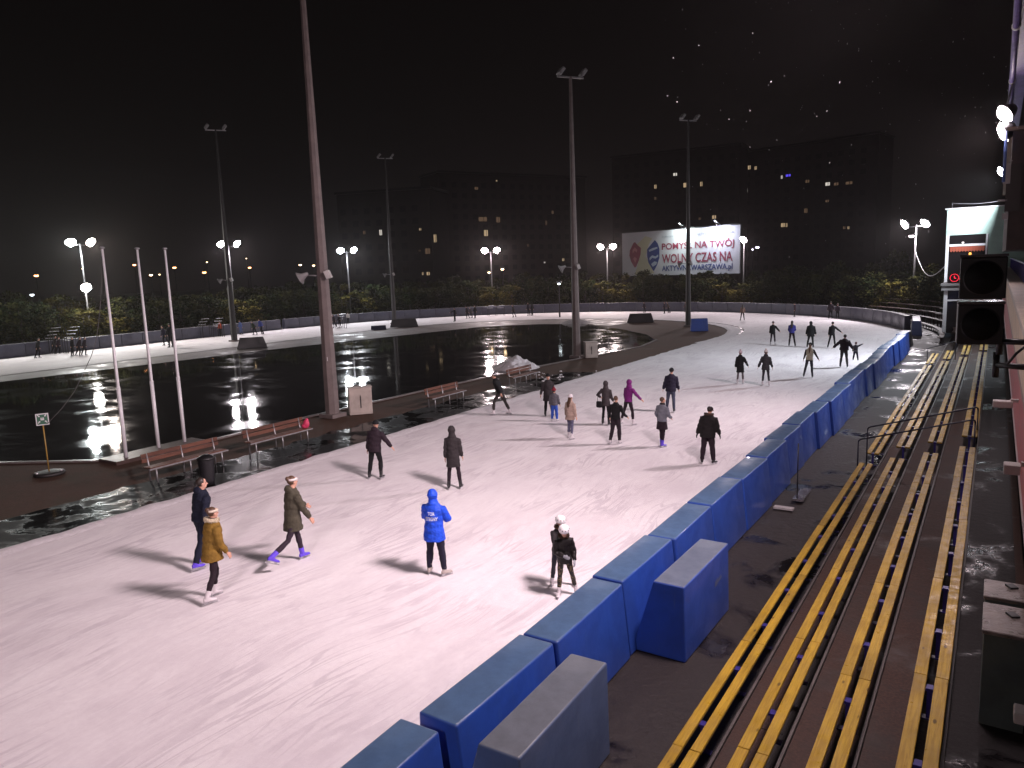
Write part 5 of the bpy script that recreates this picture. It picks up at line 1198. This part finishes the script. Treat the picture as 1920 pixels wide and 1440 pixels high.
fs('right-hand skater of the dark pair on the far bend left of the second mast', 998, 592, 567, BLK, -60, 3, hood='up')
fs('left-hand skater of the dark pair on the far bend left of the second mast', 992, 592, 567, (.02, .02, .024), -60, 1)
fs('lone dark skater bent forward on the far bend between two pairs', 965, 595, 571, (.035, .03, .03), -75, 0)
fs('tallest right-hand figure of the black trio on the far bend', 891, 597, 572, BLK, -60, 3)
fs('left-hand figure of the black trio on the far bend', 878, 597, 574, (.02, .02, .02), -70, 0)
fs('pale small figure in the middle of the black trio on the far bend', 885, 596, 576, (.06, .055, .055), -70, 2)
fs('black skater with an arm stretched left, alone right of the far mast', 853, 603, 577, BLK, -60, 3, aL=(60, 30, 6, 0))
fs('skater in white jacket on the far ice right of the tallest mast', 653, 607, 585, (.40, .38, .36), -40, 3)
fs('dark skater nearer the white jacket on the far ice right of the tallest mast', 638, 615, 588, BLK, -60, 1)
fs('dark skater beside the tallest mast on the far ice, mid-stride', 629, 614, 590, (.02, .018, .02), -75, 0)
fs('skater in blue jacket right of the dim mast, rightmost of three', 493, 627, 597, (.05, .07, .26), -60, 2)
fs('crouching dark skater behind the black block at the dim mast', 479, 628, 602, (.03, .04, .025), -60, 0, lean=24)
fs('skater in light blue trousers and jacket just right of the dim mast', 453, 627, 600, (.08, .12, .28), -60, 1, pants=(.09, .12, .26))
fs('skater in an orange jacket left of the dim mast', 414, 630, 602, (.42, .07, .03), -60, 3)
fs('dark skater beside the rightmost flagpole on the far ice, standing tall', 321, 652, 606, BLK, -40, 3)
fs('dark skater kicking one leg back beside the rightmost flagpole', 313, 648, 610, (.018, .018, .022), -60, 0)
fs('leftmost dark skater on the far straight, alone', 70, 672, 634, BLK, 95, 0)
fs('hazy dark skater of the pair left of the close trio, behind', 100, 664, 630, (.03, .026, .028), 100, 2)
fs('dark skater of the pair left of the close trio, in front', 108, 664, 632, (.02, .018, .02), 100, 0)
fs('left one of the close trio of dark skaters on the far straight', 136, 668, 632, BLK, 100, 1)
fs('middle one of the close trio of dark skaters on the far straight', 146, 668, 632, (.016, .016, .018), 100, 2)
fs('right one of the close trio of dark skaters on the far straight', 157, 667, 632, (.02, .02, .02), 100, 0)
bpy.data.scenes.remove(TMP)
